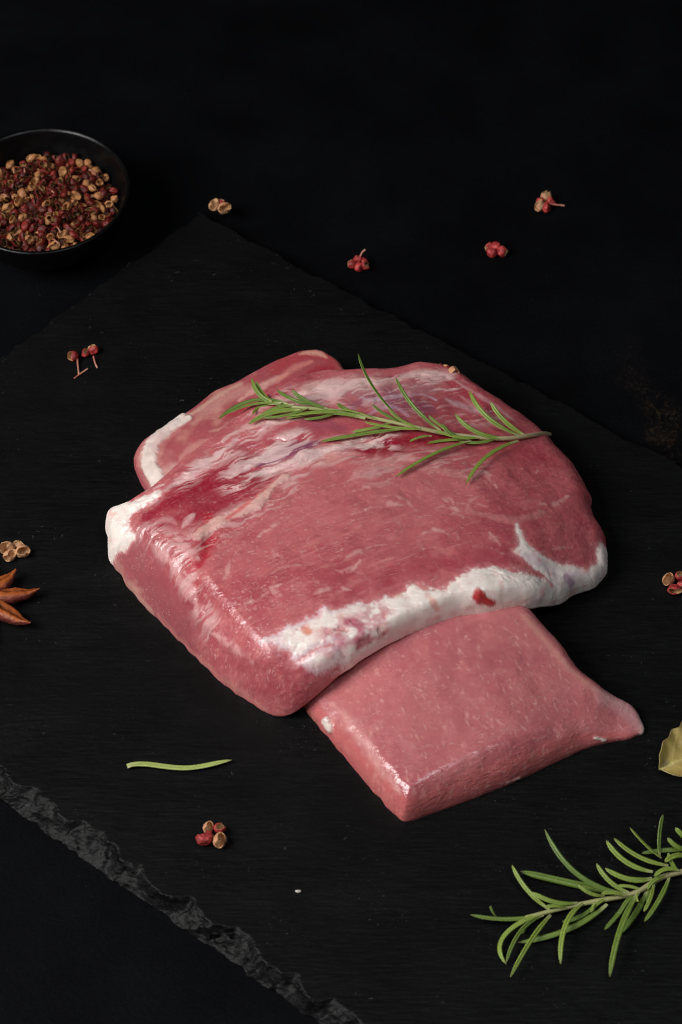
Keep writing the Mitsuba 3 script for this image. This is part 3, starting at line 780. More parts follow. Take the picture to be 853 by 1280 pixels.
top.displace(fold + (f1 * (0.2 + 1.3 * lump - 0.3 * crease * sstep(.8, 1.5, top.th)) * sstep(-0.5, 4, fat1s) + f2 * (0.6 * lump - 0.2 * crease) * sstep(0, 4, fat2s) + f3 * (0.3 + 1.4 * lump) * sstep(0, 3, fat3) + sstep(0.8, -3.0, clot - 3.0) * 0.9 + sm * (0.3 + .6 * lump) + pale * 0.25 + vein * 0.12))
parts = np.zeros(len(V), int)
parts[f1 > 0.5] = 1
parts[f2 > 0.5] = 2
parts[f3 > 0.5] = 3
parts[cm > 0.5] = 4
parts[sm > 0.5] = 5
top.build('raw_pork_loin', parts, np.clip(col, 0.001, 0.95), ['meat', 'fat', 'fat', 'fat', 'meat', 'meat'], ['muscle', 'fat_strip', 'fat_corner', 'fat_tip', 'blood_clot', 'sinew'])
tag('raw_pork_loin', 'large raw pork piece with white fat strip lying on top under a rosemary sprig', 'meat')
tag('raw_pork_loin__fat_strip', 'thick white strip of fat along the front edge of the large piece')
tag('raw_pork_loin__fat_corner', 'forked white and lilac fat at the right corner of the large piece')
tag('raw_pork_loin__fat_tip', 'white lump of fat on the left tip of the large piece')
tag('raw_pork_loin__blood_clot', 'small red clot on the white fat strip')
tag('raw_pork_loin__sinew', 'pale sinew band crossing the upper left of the large piece')

# ------------------------------------------------------------------ rosemary


def spline(pts, n):
    pts = np.array(pts, float)
    if len(pts) == 2:
        return pts[0] + (pts[1] - pts[0]) * np.linspace(0, 1, n)[:, None]
    t = np.concatenate([[0], np.cumsum(np.linalg.norm(np.diff(pts, axis=0), axis=1) ** 0.7)])
    return CubicSpline(t, pts)(np.linspace(0, t[-1], n))


def sweep(path, section, scale, up):
    """Sweeps a closed section (m x 2) along a path; scale (n,) or (n, 2); up: the section's second axis lies near it."""
    n, m = len(path), len(section)
    tan = np.gradient(path, axis=0)
    tan /= np.linalg.norm(tan, axis=1, keepdims=True)
    side = np.cross(tan, np.broadcast_to(up, tan.shape))
    side /= np.linalg.norm(side, axis=1, keepdims=True) + 1e-9
    nrm = np.cross(side, tan)
    scale = np.asarray(scale)
    if scale.ndim == 1:
        scale = np.column_stack([scale, scale])
    v = path[:, None] + side[:, None] * (section[None, :, :1] * scale[:, None, :1]) + nrm[:, None] * (section[None, :, 1:] * scale[:, None, 1:])
    v = v.reshape(-1, 3)
    i, j = np.arange(m), np.roll(np.arange(m), -1)
    f = []
    for k in range(n - 1):
        a, b, c, d = k * m + i, k * m + j, (k + 1) * m + i, (k + 1) * m + j
        f += [np.stack([a, b, c], 1), np.stack([b, d, c], 1)]
    v = np.vstack([v, path[:1], path[-1:]])
    f += [np.stack([j, i, i * 0 + n * m], 1), np.stack([(n - 1) * m + i, (n - 1) * m + j, i * 0 + n * m + 1], 1)]
    return v, np.concatenate(f)


NEEDLE = np.array([(-1, 0.05), (-0.8, 0.28), (-0.45, 0.34), (-0.12, 0.2), (0, 0.06), (0.12, 0.2), (0.45, 0.34), (0.8, 0.28), (1, 0.05), (0.85, -0.2), (0.5, -0.3), (0.2, -0.16), (0, -0.24), (-0.2, -0.16), (-0.5, -0.3), (-0.85, -0.2)])


def needle(key, pts, width, rng, up=None, tone=None, pale=0.0, foot=0.5, slim=0.82):
    path = spline(pts, 22)
    t = np.linspace(0, 1, 22)
    w = width * 0.5 * (foot + (1 - foot) * np.minimum(t / 0.3, 1)) * np.clip((1 - t) / 0.16, 0.0, 1) ** 0.45 * (1 - 0.18 * t)
    w = np.maximum(w, 0.12)
    if up is None:
        up = np.array([rng.normal(0, 0.45), rng.normal(-0.25, 0.4), 1.0])
    w = w * slim
    v, f = sweep(path, NEEDLE, np.column_stack([w, w * 0.9 + 0.1]), up)
    tone = rng.uniform(0, 1) if tone is None else tone
    a, b = srgb(82, 112, 40) * (1 - tone) + srgb(134, 156, 62) * tone, srgb(178, 188, 108)
    c = np.zeros((16, 3))
    c[:] = a
    c[[3, 4, 5]] = a * 0.55 + b * 0.25           # groove
    c[[0, 8]] = a * 0.6 + b * 0.4                 # rolled margin
    c[9:] = a * 0.3 + b * 0.6                     # pale underside
    c[12] = b
    c = c * (1 - pale) + srgb(188, 196, 128) * pale
    C = np.tile(c, (22, 1))
    tt = np.repeat(t, 16)
    C = C * (1 - sstep(0.16, 0, tt)[:, None]) + srgb(172, 176, 120) * sstep(0.16, 0, tt)[:, None]
    C = C * (1 - sstep(0.94, 1, tt)[:, None] * 0.7) + srgb(120, 100, 66) * sstep(0.94, 1, tt)[:, None] * 0.7
    C = np.vstack([C, C[:1], C[-1:]]) * (0.82 + 0.36 * fb(v, 1.4, 2, 8))[:, None]
    emit(key, v, f, 'leaf', smooth=True, color=np.clip(C, 0.002, 0.9))


def stem(key, pts, r0, r1, c0, c1, bsdf='leaf', rough=0.12, n=40, seg=10):
    path = spline(pts, n)
    t = np.linspace(0, 1, n)
    a = np.arange(seg) / seg * 2 * math.pi
    rad = (r0 + (r1 - r0) * t) * (1 + rough * (fb(path, 2.0, 2, 3) - 0.5) * 2)
    v, f = sweep(path, np.column_stack([np.cos(a), np.sin(a)]), rad, np.array([0.1, 0.2, 1.0]))
    tt = np.concatenate([np.repeat(t, seg), [0, 1]])
    C = np.asarray(c0) * (1 - tt[:, None]) + np.asarray(c1) * tt[:, None]
    C = C * (0.75 + 0.5 * fb(v * np.array([.5, 1, 1]), 0.9, 3, 4))[:, None]
    emit(key, v, f, bsdf, smooth=True, color=np.clip(C, 0.002, 0.9))


def sprig(key, ground, stem_px, needles, conv, seed, stem_r, tints, width, lift0):
    """ground(pts) -> the points of the surface under photograph places; each needle: list of crop points, with lifts (mm) at base, middle, tip."""
    rng = np.random.default_rng(seed)

    def lay(pts, lifts):
        pts = np.array(pts, float)
        g = ground(pts)
        h = np.maximum(g[:, 2], g[0, 2] - 5.0) + np.asarray(lifts, float)
        return at(pts[:, 0], pts[:, 1], h)

    sp = [conv(*p) for p in stem_px]
    stem(key + '__stem', lay(sp, [lift0] * len(sp)), *stem_r, *tints)
    for item in needles:
        pts = [conv(*p) for p in item[0]]
        n = len(pts)
        lifts = item[1] if len(item) > 1 and item[1] else None
        if lifts is None:
            e = rng.uniform(2, 6)
            lifts = np.linspace(lift0, lift0 + e, n)
        else:
            lifts = np.interp(np.linspace(0, 1, n), np.linspace(0, 1, len(lifts)), lifts)
        w = item[2] if len(item) > 2 else width * rng.uniform(0.88, 1.1)
        tone = item[3] if len(item) > 3 else None
        needle(numbered(key + '__needle'), lay(pts, lifts), w, rng, tone=tone)


def meat_ground(pts):
    g = top.on(pts)
    # beyond the upper piece: the slab's level
    j = cKDTree(top.V[:, :2]).query(g[:, :2])[0]
    g[:, 2] = np.where(j > 3, np.minimum(g[:, 2], 22), g[:, 2])
    return g


ident = lambda x, y: (x, y)
sprig('rosemary_sprig', meat_ground,
      [(687, 543), (656, 545.5), (631, 548), (601, 546.6), (559, 542), (511, 532), (456, 520), (422, 513.5), (376, 509.5), (336, 501)],
      [([(501, 524), (466, 483), (448, 442)], [3, 8, 13]), ([(551, 538), (517, 508), (495, 472)], [3, 7, 11]), ([(654, 546), (608, 520), (587, 488)], [3, 6, 9]), ([(656, 544), (630, 525), (613, 502)], [3, 7, 11]),
       ([(640, 548), (592, 538), (569, 517)], [3, 6, 8]), ([(589, 551), (543, 567), (495, 596)], [3, 3, 2]), ([(648, 551), (606, 573), (583, 605)], [3, 4, 2]), ([(504, 536), (462, 541), (400, 552)], [3, 3, 2]),
       ([(511, 530), (485, 520), (465, 505)], [3, 6, 9]), ([(580, 549), (564, 543), (553, 529)], [3, 6, 7]), ([(540, 545), (527, 546), (512, 552)], [3, 3, 2], 1.8), ([(587, 549), (560, 550), (534, 554)], [3, 2, 2], 2.0),
       ([(457, 523), (407, 515), (356, 524)], [3, 4, 3], 3.6, 0.4), ([(376, 513), (343, 515), (311, 530)], [3, 4, 3], 3.2, 0.7), ([(360, 505), (319, 500), (273, 524)], [3, 6, 4]), ([(367, 506), (328, 496), (315, 472)], [3, 7, 9]),
       ([(400, 508), (380, 500), (365, 487)], [3, 5, 8], 2.9, 0.1), ([(391, 506), (368, 500), (346, 487)], [3, 5, 7]), ([(451, 520), (436, 514), (421, 504)], [3, 4, 7]), ([(343, 505), (326, 508), (316, 518)], [3, 4, 3], 2.2), ([(530, 536), (490, 534), (455, 527)], [3, 4, 5], 2.4, 0.9),
       ([(600, 547), (572, 546), (545, 538)], [3, 5, 5], 2.6, 0.8), ([(430, 515), (395, 516), (362, 520)], [4, 5, 4], 2.6, 0.8),
       ([(352, 504), (318, 505), (283, 518)], [4, 6, 5], 2.3), ([(340, 502), (326, 488), (320, 476)], [4, 7, 9], 2.2), ([(385, 510), (358, 519), (330, 522)], [4, 4, 3], 2.4, 0.2), ([(410, 511), (388, 503), (372, 492)], [4, 6, 8], 2.2), ([(424, 514), (404, 521), (380, 524)], [3, 3, 2], 2.4, 0.1), ([(470, 524), (446, 515), (428, 512)], [4, 6, 6], 2.2, 0.9),
       ([(490, 528), (470, 534), (440, 540)], [3, 3, 2], 2.3), ([(525, 535), (500, 524), (486, 512)], [4, 6, 8], 2.2), ([(570, 543), (548, 530), (536, 519)], [4, 6, 8], 2.2, 0.6), ([(610, 547), (590, 536), (578, 526)], [4, 6, 7], 2.2, 0.4), ([(620, 548), (600, 553), (574, 552)], [3, 3, 2], 2.4, 0.2), ([(365, 507), (340, 512), (322, 524)], [3, 4, 3], 2.4, 0.5)],
      ident, 11, (1.25, 0.8), (srgb(168, 150, 120), srgb(150, 160, 96)), 3.0, 3.0)
tag('rosemary_sprig', 'green rosemary sprig lying across the top of the large pork piece', 'herb')

flat = lambda pts: np.column_stack([np.zeros((len(pts), 2)), np.zeros(len(pts))])
c2 = lambda x, y: (570 + x / 3.0143, 900 + y / 3.0143)
sprig('rosemary_sprig_001', flat,
      [(1150, 455), (1000, 520), (853, 572), (770, 596), (690, 645), (600, 670), (490, 690), (340, 725), (262, 745)],
      [([(330, 735), (180, 750), (55, 733)], [3, 4, 6], 3.0), ([(152, 740), (138, 720), (130, 700)], [4, 6, 7], 1.9), ([(320, 728), (240, 765), (172, 830), (190, 920)], [3, 4, 3, 2]), ([(330, 735), (250, 790), (190, 915)], [3, 5, 3]), ([(358, 735), (290, 820), (205, 970)], [4, 6, 4]),
       ([(570, 695), (420, 790), (235, 838)], [3, 3, 2], 3.6, 0.2), ([(480, 690), (415, 770), (395, 920)], [4, 7, 4]), ([(352, 713), (265, 635), (212, 546)], [3, 5, 7]), ([(460, 688), (370, 685), (288, 648)], [4, 7, 8]),
       ([(610, 652), (420, 612), (243, 570)], [2, 3, 4], 4.2, 0.1), ([(640, 655), (470, 590), (335, 412)], [4, 9, 14], 3.1), ([(560, 662), (505, 652), (460, 620)], [4, 6, 7], 2.2), ([(652, 650), (585, 612), (530, 540)], [4, 6, 8]),
       ([(740, 597), (655, 600), (562, 558)], [4, 6, 7]), ([(742, 572), (635, 530), (567, 453)], [4, 7, 10], 3.3), ([(800, 548), (690, 515), (596, 445)], [4, 7, 10], 3.4), ([(775, 520), (720, 475), (656, 405)], [4, 8, 12], 2.6),
       ([(768, 512), (768, 430), (781, 356)], [4, 9, 14], 2.9), ([(856, 490), (800, 490), (700, 502)], [3, 4, 4], 2.8, 0), ([(870, 492), (830, 475), (798, 444)], [4, 7, 9]), ([(870, 512), (825, 512), (788, 535)], [5, 8, 9], 3.4, 1.0),
       ([(880, 452), (852, 432), (828, 406)], [4, 7, 9]), ([(690, 648), (620, 790), (580, 968)], [4, 7, 5], 3.5), ([(722, 640), (670, 740), (608, 812)], [2, 2, 2], 3.2, 0), ([(650, 682), (605, 740), (560, 790)], [2, 2, 2], 2.6, 0.1),
       ([(805, 592), (765, 680), (710, 760)], [3, 4, 3]), ([(746, 620), (730, 680), (708, 722)], [4, 5, 4], 2.3, 0.8), ([(522, 690), (512, 715)], [4, 6], 2.2, 0.9), ([(842, 568), (790, 562), (748, 590)], [5, 7, 7], 2.8, 0.9), ([(690, 650), (680, 670), (688, 685)], [4, 5, 5], 1.8),
       ([(905, 556), (880, 620), (870, 700)], [4, 6, 4]), ([(930, 540), (960, 600), (950, 680)], [4, 6, 4]), ([(960, 530), (930, 460), (905, 390)], [4, 8, 10]), ([(1010, 510), (980, 440), (950, 360)], [4, 8, 10]), ([(1000, 520), (1020, 600), (1010, 690)], [4, 6, 4]), ([(1060, 490), (1040, 420), (1010, 350)], [4, 8, 10]), ([(1060, 495), (1090, 560), (1080, 640)], [4, 6, 4]),
       ([(700, 640), (640, 625), (600, 628)], [4, 5, 5], 2.2, 0.9), ([(680, 648), (640, 690), (615, 735)], [3, 3, 2], 2.6, 0.1), ([(790, 590), (740, 610), (722, 640)], [4, 5, 4], 2.4, 0.8), ([(640, 662), (590, 650), (548, 655)], [5, 7, 7], 2.4, 0.7), ([(760, 600), (735, 640), (722, 690)], [2, 2, 2], 2.8, 0),
       ([(540, 680), (470, 740), (400, 760)], [2, 2, 2], 2.6, 0), ([(420, 705), (380, 700), (335, 705)], [4, 6, 6], 2.2, 0.8), ([(840, 575), (815, 540), (800, 500)], [4, 7, 9], 2.4, 0.4), ([(300, 735), (270, 765), (250, 805)], [2, 2, 2], 2.4, 0), ([(570, 672), (530, 695), (508, 725)], [4, 4, 3], 2.2, 0.8)],
      c2, 12, (1.5, 0.9), (srgb(150, 138, 108), srgb(160, 164, 104)), 3.0, 3.2)
tag('rosemary_sprig_001', 'green rosemary sprig on the black slate at the lower right', 'herb')

rng = np.random.default_rng(5)
p = np.array([(159, 958), (175, 955), (205, 958), (235, 960), (262, 956), (290, 950)], float)
needle('rosemary_needle', at(p[:, 0], p[:, 1], [1.6, 1.9, 1.6, 1.5, 1.7, 1.9]), 4.3, rng, up=np.array([0.0, 0.5, 1.0]), tone=1.0, pale=0.4, foot=0.85, slim=1.0)
tag('rosemary_needle', 'single green rosemary needle lying by itself on the slate in front of the meat', 'herb')

# ------------------------------------------------------------------ peppercorn husks


def husk_mesh(seed, gape=0.62, elong=1.35, r=2.6, open_=0.55):
    """A dry husk split open like a clam: bumpy red-brown shell, pale lips and inside. Mouth towards +z, slit along x."""
    rng = np.random.default_rng(seed)
    nu, nt = 26, 11
    u = np.arange(nu) / nu * 2 * math.pi
    # polar angle of the lip: wide along x, narrow along y
    lip = open_ * np.sqrt((np.cos(u) * elong) ** 2 + (np.sin(u) * gape) ** 2)
    rows, cols = [], []
    red, tan_, dark = srgb(178, 54, 56), srgb(206, 166, 118), srgb(84, 40, 28)
    red = red * rng.uniform(0.7, 1.1) + np.array([0.02, 0.008, 0.004]) * rng.uniform(0, 1.5)
    for k in range(nt):          # outer shell, bottom to lip
        th = math.pi - (math.pi - lip) * k / (nt - 1)
        d = np.stack([np.sin(th) * np.cos(u), np.sin(th) * np.sin(u), np.cos(th)], -1)
        b = fb(d * r + seed * 7.3, 0.62, 2, seed)
        rr = r * (1 + 0.2 * (b - 0.5) * 2)
        v = d * rr[:, None] * np.array([1.0, 0.86, 0.95])
        rows.append(v)
        pit = sstep(0.45, 0.7, fb(d * 1.0 + seed * 3.1, 0.26, 2, seed + 9))
        cc = red * (0.4 + 1.0 * b)[:, None] * (1 - 0.55 * pit[:, None]) + np.array([0.30, 0.14, 0.10]) * (sstep(0.6, 0.8, b) * 0.25)[:, None]
        cols.append(cc)
    lipv = rows[-1]
    rows.append(lipv * np.array([0.9, 0.86, 1.06]))
    cols.append(np.tile(tan_ * 1.05, (nu, 1)))
    for k in range(1, 7):        # inside
        th = lip + (math.pi - lip) * k / 6.4
        d = np.stack([np.sin(th) * np.cos(u), np.sin(th) * np.sin(u), np.cos(th)], -1)
        rows.append(d * r * 0.84 * np.array([1.0, 0.84, 0.95]))
        cols.append(np.tile(tan_ * (1 - 0.1 * k) + dark * 0.1 * k, (nu, 1)))
    V = np.vstack(rows)
    Cc = np.vstack(cols)
    i, j = np.arange(nu), np.roll(np.arange(nu), -1)
    F = []
    for k in range(len(rows) - 1):
        a, b, c, d = k * nu + i, k * nu + j, (k + 1) * nu + i, (k + 1) * nu + j
        F += [np.stack([a, b, c], 1), np.stack([b, d, c], 1)]
    V = V * (1 + 0.5 * (fb(V, 1.1 * r, 2, seed + 50) - 0.5)[:, None]) * rng.uniform(0.8, 1.12, 3)
    Cc = Cc * (0.8 + 0.4 * fb(V, 0.5, 2, seed + 3))[:, None]
    return V, np.concatenate(F), np.clip(Cc, 0.003, 0.9)


HUSKS, HP = [], []
for s in range(9):
    g = np.random.default_rng(100 + s)
    v, f, c = husk_mesh(s + 1, g.uniform(0.4, 0.75), g.uniform(1.4, 1.8), 1.0, g.uniform(0.75, 1.0))
    if s in (2, 5, 7):            # old husks, bleached to tan outside
        c = c * 0.3 + srgb(206, 164, 120) * 0.66 * (0.75 + 0.5 * fb(v, 0.3, 2, s))[:, None]
    HUSKS.append((v, f, c))
    HP.append(None)
for s in range(9):                # old dry stock for the bowl: browner
    v, f, c = HUSKS[s]
    HUSKS.append((v, f, np.clip(c * np.array([0.44, 0.36, 0.26]) * (1.8 if s in (2, 5, 7) else 0.5 + 0.9 * ((s * 7) % 5) / 4) * (0.6 + 0.8 * fb(v, 0.7, 2, s + 60))[:, None], 0.003, 0.9)))
    HP.append(None)


def rot(d, spin):
    """The rotation that carries +z to d, after a spin about z."""
    d = np.asarray(d, float) / np.linalg.norm(d)
    a = np.cross([0.3, 1, 0.2], d)
    a /= np.linalg.norm(a)
    b = np.cross(d, a)
    M = np.column_stack([a, b, d])
    c, s = math.cos(spin), math.sin(spin)
    return M @ np.array([[c, -s, 0], [s, c, 0], [0, 0, 1]])


def place_husk(key, kind, pos, r, d, spin, squash=(1, 1, 1)):
    if HP[kind] is None:
        v, f, c = HUSKS[kind]
        v, f, n = meshkit.arrays((v / 1000, f), True)
        HP[kind] = meshkit.write_ply((v, f), False, None, c, normals=n)
    m = np.eye(4)
    m[:3, :3] = rot(d, spin) @ np.diag(np.array(squash) * r)
    m[:3, 3] = np.asarray(pos) / 1000
    scene[key] = {'type': 'ply', 'filename': HP[kind], 'face_normals': False, 'bsdf': {'type': 'ref', 'id': 'husk'}, 'to_world': T(m.tolist())}


STALK = (srgb(176, 96, 84), srgb(190, 140, 116))


def cluster(husks, stems, z0, label):
    """husks: (px, py, radius, kind, mouth direction, spin); stems: lists of (px, py, lift)."""
    key = numbered('peppercorn')
    for hx, hy, r, kind, d, spin in husks:
        place_husk(numbered(key + '__husk'), kind, at(hx, hy, z0 + r), r * 1.15, d, spin)
    for s in stems:
        s = np.array(s, float)
        stem(numbered(key + '__stem'), at(s[:, 0], s[:, 1], z0 + s[:, 2]), 0.42, 0.5, *STALK, bsdf='husk', n=12, seg=7)
    tag(key, label, 'peppercorn')


CAMD = np.array([0, -0.64, 0.77])
cluster([(91, 445, 2.9, 0, (-0.7, -0.5, 0.4), 1.2), (107, 441, 2.3, 3, (0.3, 0.2, 0.9), 1.5), (116, 437, 2.6, 3, (-0.6, 0.3, 0.8), 0.4)], [[(97, 442, 3), (97.5, 455, 1.5), (99, 468, 0.8)], [(93, 473, 0.8), (101, 467, 0.9), (110, 461, 1.0)], [(117, 445, 2.5), (119, 453, 1.4), (122, 460, 0.7)]], 0, 'two red peppercorns with forked stalks standing on the slate at left')
cluster([(268, 257, 2.9, 2, (-0.2, -0.4, 0.9), 1.6), (281, 260, 3.4, 5, (0.3, -0.6, 0.7), 0.8), (276, 254, 2.2, 3, (0, 0.6, 0.8), 0.2)], [], 0, 'pale tan peppercorn pair at the far corner of the slate board')
cluster([(440, 330, 2.8, 0, (-0.7, 0.2, 0.35), 1.0), (449, 334, 2.5, 3, (0.1, -0.2, -0.7), 1.6), (457, 332, 2.8, 4, (0.7, -0.1, 0.3), 0.4), (447, 325, 2.6, 6, (0, 0.9, 0.1), 0.9), (455, 326, 2.3, 1, (0.5, 0.8, 0.1), 0.9)], [[(450, 325, 4), (452, 317, 6), (457, 312, 8)]], TZ, 'red peppercorn cluster with a short upright stalk on the table just behind the slate')
cluster([(683, 246, 3.0, 5, (0.3, 0.6, 0.5), 0.6), (674, 258, 2.9, 2, (-0.8, -0.1, 0.3), 1.0), (683, 259, 2.6, 3, (0.4, 0.2, -0.7), 1.3), (689, 252, 2.5, 0, (0.6, 0.6, 0.1), 0.5), (676, 251, 2.3, 4, (-0.6, 0.6, 0.2), 0.5)], [[(688, 255, 3), (697, 256, 2.6), (706, 257, 2.2)]], TZ, 'red and tan peppercorn cluster with a stalk pointing right, farthest to the back right')
cluster([(612, 309, 2.5, 6, (-0.8, 0.2, 0.3), 1.5), (619, 308, 2.7, 3, (0.1, 0.8, 0.2), 0.7), (615, 316, 2.6, 4, (-0.3, 0.1, -0.7), 0.3), (628, 314, 2.7, 8, (0.8, 0.0, 0.2), 1.9)], [], TZ, 'small orange red peppercorn cluster without a stalk on the dark table at back right')
cluster([(566, 466, 3.2, 5, (0.5, -0.3, 0.6), 1.6), (556, 462, 2.7, 6, (-0.4, 0.3, 0.5), 0.4), (549, 461, 2.3, 3, (-0.5, 0.2, 0.4), 1.1)], [], 23.5, 'tan and red peppercorn peeking out behind the back edge of the large pork piece')
cluster([(9, 685, 3.6, 7, (-0.4, -0.4, 0.8), 1.8), (12, 695, 2.9, 2, (0.1, -0.7, 0.7), 1.2), (29, 689, 3.3, 5, (0.5, -0.4, 0.7), 0.6), (23, 681, 2.6, 2, (0.2, 0.5, 0.8), 0.3)], [], 0, 'tan peppercorn cluster on the slate just behind the star anise')
cluster([(255.5, 1047, 3.5, 0, (-0.5, 0.75, 0.1), 0.2), (261, 1034, 2.6, 5, (0.1, -0.5, 0.85), 1.5), (275, 1035, 2.9, 4, (0.5, 0.3, 0.8), 0.9), (275, 1050, 3.2, 5, (0.15, -0.6, 0.78), 1.7)], [[(264, 1043, 2.6), (267, 1046, 2.2), (268, 1051, 1.0)]], 0, 'four lobed red and tan peppercorn on the slate in front, below the loose needle')
cluster([(836, 724, 3.0, 5, (-0.3, -0.5, 0.8), 1.2), (844, 737, 2.9, 3, (-0.1, -0.8, 0.5), 0.3), (851, 720, 3.1, 4, (0.3, 0.4, 0.8), 1.0), (853, 731, 2.6, 6, (0.5, -0.6, 0.6), 1.4)], [], 0, 'red peppercorn cluster with one pale open lobe at the right edge, beside the meat')

# ------------------------------------------------------------------ bowl and its peppercorns
RIMZ = 30.0
BC = at(52, 235.5, RIMZ)
BR = np.linalg.norm(at(163.5, 235.5, RIMZ) - BC)
OV = 1.04
prof = [(0.0, TZ), (20, TZ), (24, TZ + .4), (25.5, TZ + 1.4), (27, TZ + 2.2), (34, 1), (41, 8), (46, 16), (49, 24), (50.0, 28.2), (50.1, 29.3), (49.6, 29.9), (48.9, 30.0), (48.0, 29.7), (47.2, 28.9), (46.8, 27.6), (45.6, 22), (42.5, 14), (37.5, 6.5), (31, 0.5), (22, -3), (0.0, -4)]
prof = np.array(prof)
pr = CubicSpline(np.arange(len(prof)), prof)(np.linspace(0, len(prof) - 1, 120))
pr = np.column_stack([np.interp(np.linspace(0, len(prof) - 1, 120), np.arange(len(prof)), prof[:, 0]), np.interp(np.linspace(0, len(prof) - 1, 120), np.arange(len(prof)), prof[:, 1])])
for _ in range(3):
    pr[1:-1] = 0.25 * pr[:-2] + 0.5 * pr[1:-1] + 0.25 * pr[2:]
pr[:, 0] = np.maximum(pr[:, 0] / 50.1 * BR, 0)
nu = 128
a = np.arange(nu) / nu * 2 * math.pi
V = np.stack([pr[:, None, 0] * np.cos(a)[None] + BC[0], pr[:, None, 0] * np.sin(a)[None] * OV + BC[1], np.repeat(pr[:, 1:], nu, 1)], -1).reshape(-1, 3)
V[:, 2] += np.where(V[:, 2] > 10, (fb(V, 40.0, 2, 3) - 0.5) * 0.8, 0)
V[:, 2] = np.maximum(V[:, 2], TZ)
i, j = np.arange(nu), np.roll(np.arange(nu), -1)
F = np.concatenate([np.concatenate([np.stack([k * nu + i, k * nu + j, (k + 1) * nu + i], 1), np.stack([k * nu + j, (k + 1) * nu + j, (k + 1) * nu + i], 1)]) for k in range(len(pr) - 1)])
emit('bowl', V, F, 'glaze', smooth=True, label='round black glazed bowl heaped with peppercorns at the back left', category='bowl')

R = np.random.default_rng(77)
cand = []
RH = BR * 0.84
heap_top = lambda x, y: 17.5 + 6.0 * np.clip(1 - (x * x + (y / OV) ** 2) / RH ** 2, 0, 1) + 2.0 * (fb(np.stack([np.asarray(x, float), np.asarray(y, float)], -1), 14.0, 2, 9) - 0.5)
pts = []
tries = 0
while len(pts) < 300 and tries < 60000:
    tries += 1
    t, rr = R.uniform(0, 2 * math.pi), math.sqrt(R.uniform()) * RH * (0.97 if len(pts) < 170 else 0.85)
    x, y = rr * math.cos(t), rr * math.sin(t) * OV
    lay = 0 if len(pts) < 170 else 1
    z = float(heap_top(x, y)) - lay * 3.2 + R.normal(0, 0.7)
    q = np.array([x, y, z])
    if all(np.linalg.norm((q - p_) * np.array([1, 1, 0.8])) > (3.9 if lay == 0 else 3.3) for p_ in pts):
        pts.append(q)
for q in pts:
    key = numbered('bowl_peppercorn')
    kind = 9 + int(R.choice([0, 1, 3, 4, 6, 8, 2, 5, 7], p=[.13, .13, .08, .13, .13, .08, .13, .06, .13]))
    d = R.normal(size=3) + np.array([0, -0.5, 0.9])
    place_husk(key, kind, BC * np.array([1, 1, 0]) + q, R.uniform(2.2, 3.3), d, R.uniform(0, 6.28), R.uniform(0.7, 1.2, 3))
    if kind - 9 in (2, 5, 7):
        tag(key, 'pale tan peppercorn husk heaped among the dark red ones in the black bowl', 'peppercorn', 'tan peppercorns in the black bowl')
    else:
        tag(key, 'dark red brown peppercorn husk heaped in the black bowl', 'peppercorn', 'dark red peppercorns in the black bowl')
# dusty bed of crumbs under the heap, so that no hole shows the bowl's floor
xs = np.linspace(-1, 1, 60)
X, Y = np.meshgrid(xs, xs)
sc_ = np.where(np.maximum(np.abs(X), np.abs(Y)) > 0, np.maximum(np.abs(X), np.abs(Y)) / np.sqrt(X * X + Y * Y + 1e-12), 1)
X, Y = X * sc_ * RH * 0.93, Y * sc_ * RH * 0.93 * OV
Z = heap_top(X, Y) - 5.0 + (fb(np.stack([X, Y], -1), 2.5, 3, 12) - 0.5) * 4
v = np.stack([X + BC[0], Y + BC[1], Z], -1).reshape(-1, 3)
i = (np.arange(59)[:, None] * 60 + np.arange(59)[None]).ravel()
f = np.concatenate([np.stack([i, i + 1, i + 61], 1), np.stack([i, i + 61, i + 60], 1)])
c = srgb(92, 40, 32) * (0.4 + 1.0 * fb(v, 2.0, 3, 6))[:, None]
emit('husk_crumbs', v, f, 'husk', smooth=True, color=c, kind='stuff', label='dark red bed of husk crumbs between the peppercorns in the bowl', category='spice')
for k in range(9):
    t, rr = R.uniform(0, 2 * math.pi), math.sqrt(R.uniform()) * RH * 0.9
    x, y = rr * math.cos(t), rr * math.sin(t)
    an, L = R.uniform(0, 6.28), R.uniform(3, 6)
    z = float(heap_top(x, y)) + 2.2
    p0 = np.array([BC[0] + x, BC[1] + y, z])
    key = numbered('stalk')
    stem(key, [p0, p0 + np.array([math.cos(an) * L / 2, math.sin(an) * L / 2, 0.9]), p0 + np.array([math.cos(an) * L, math.sin(an) * L, 0.2])], 0.38, 0.45, *STALK, bsdf='husk', n=8, seg=6)
    tag(key, 'thin reddish stalk lying on the peppercorns in the black bowl', 'stalk', 'stalks among the peppercorns in the bowl')

# ------------------------------------------------------------------ star anise


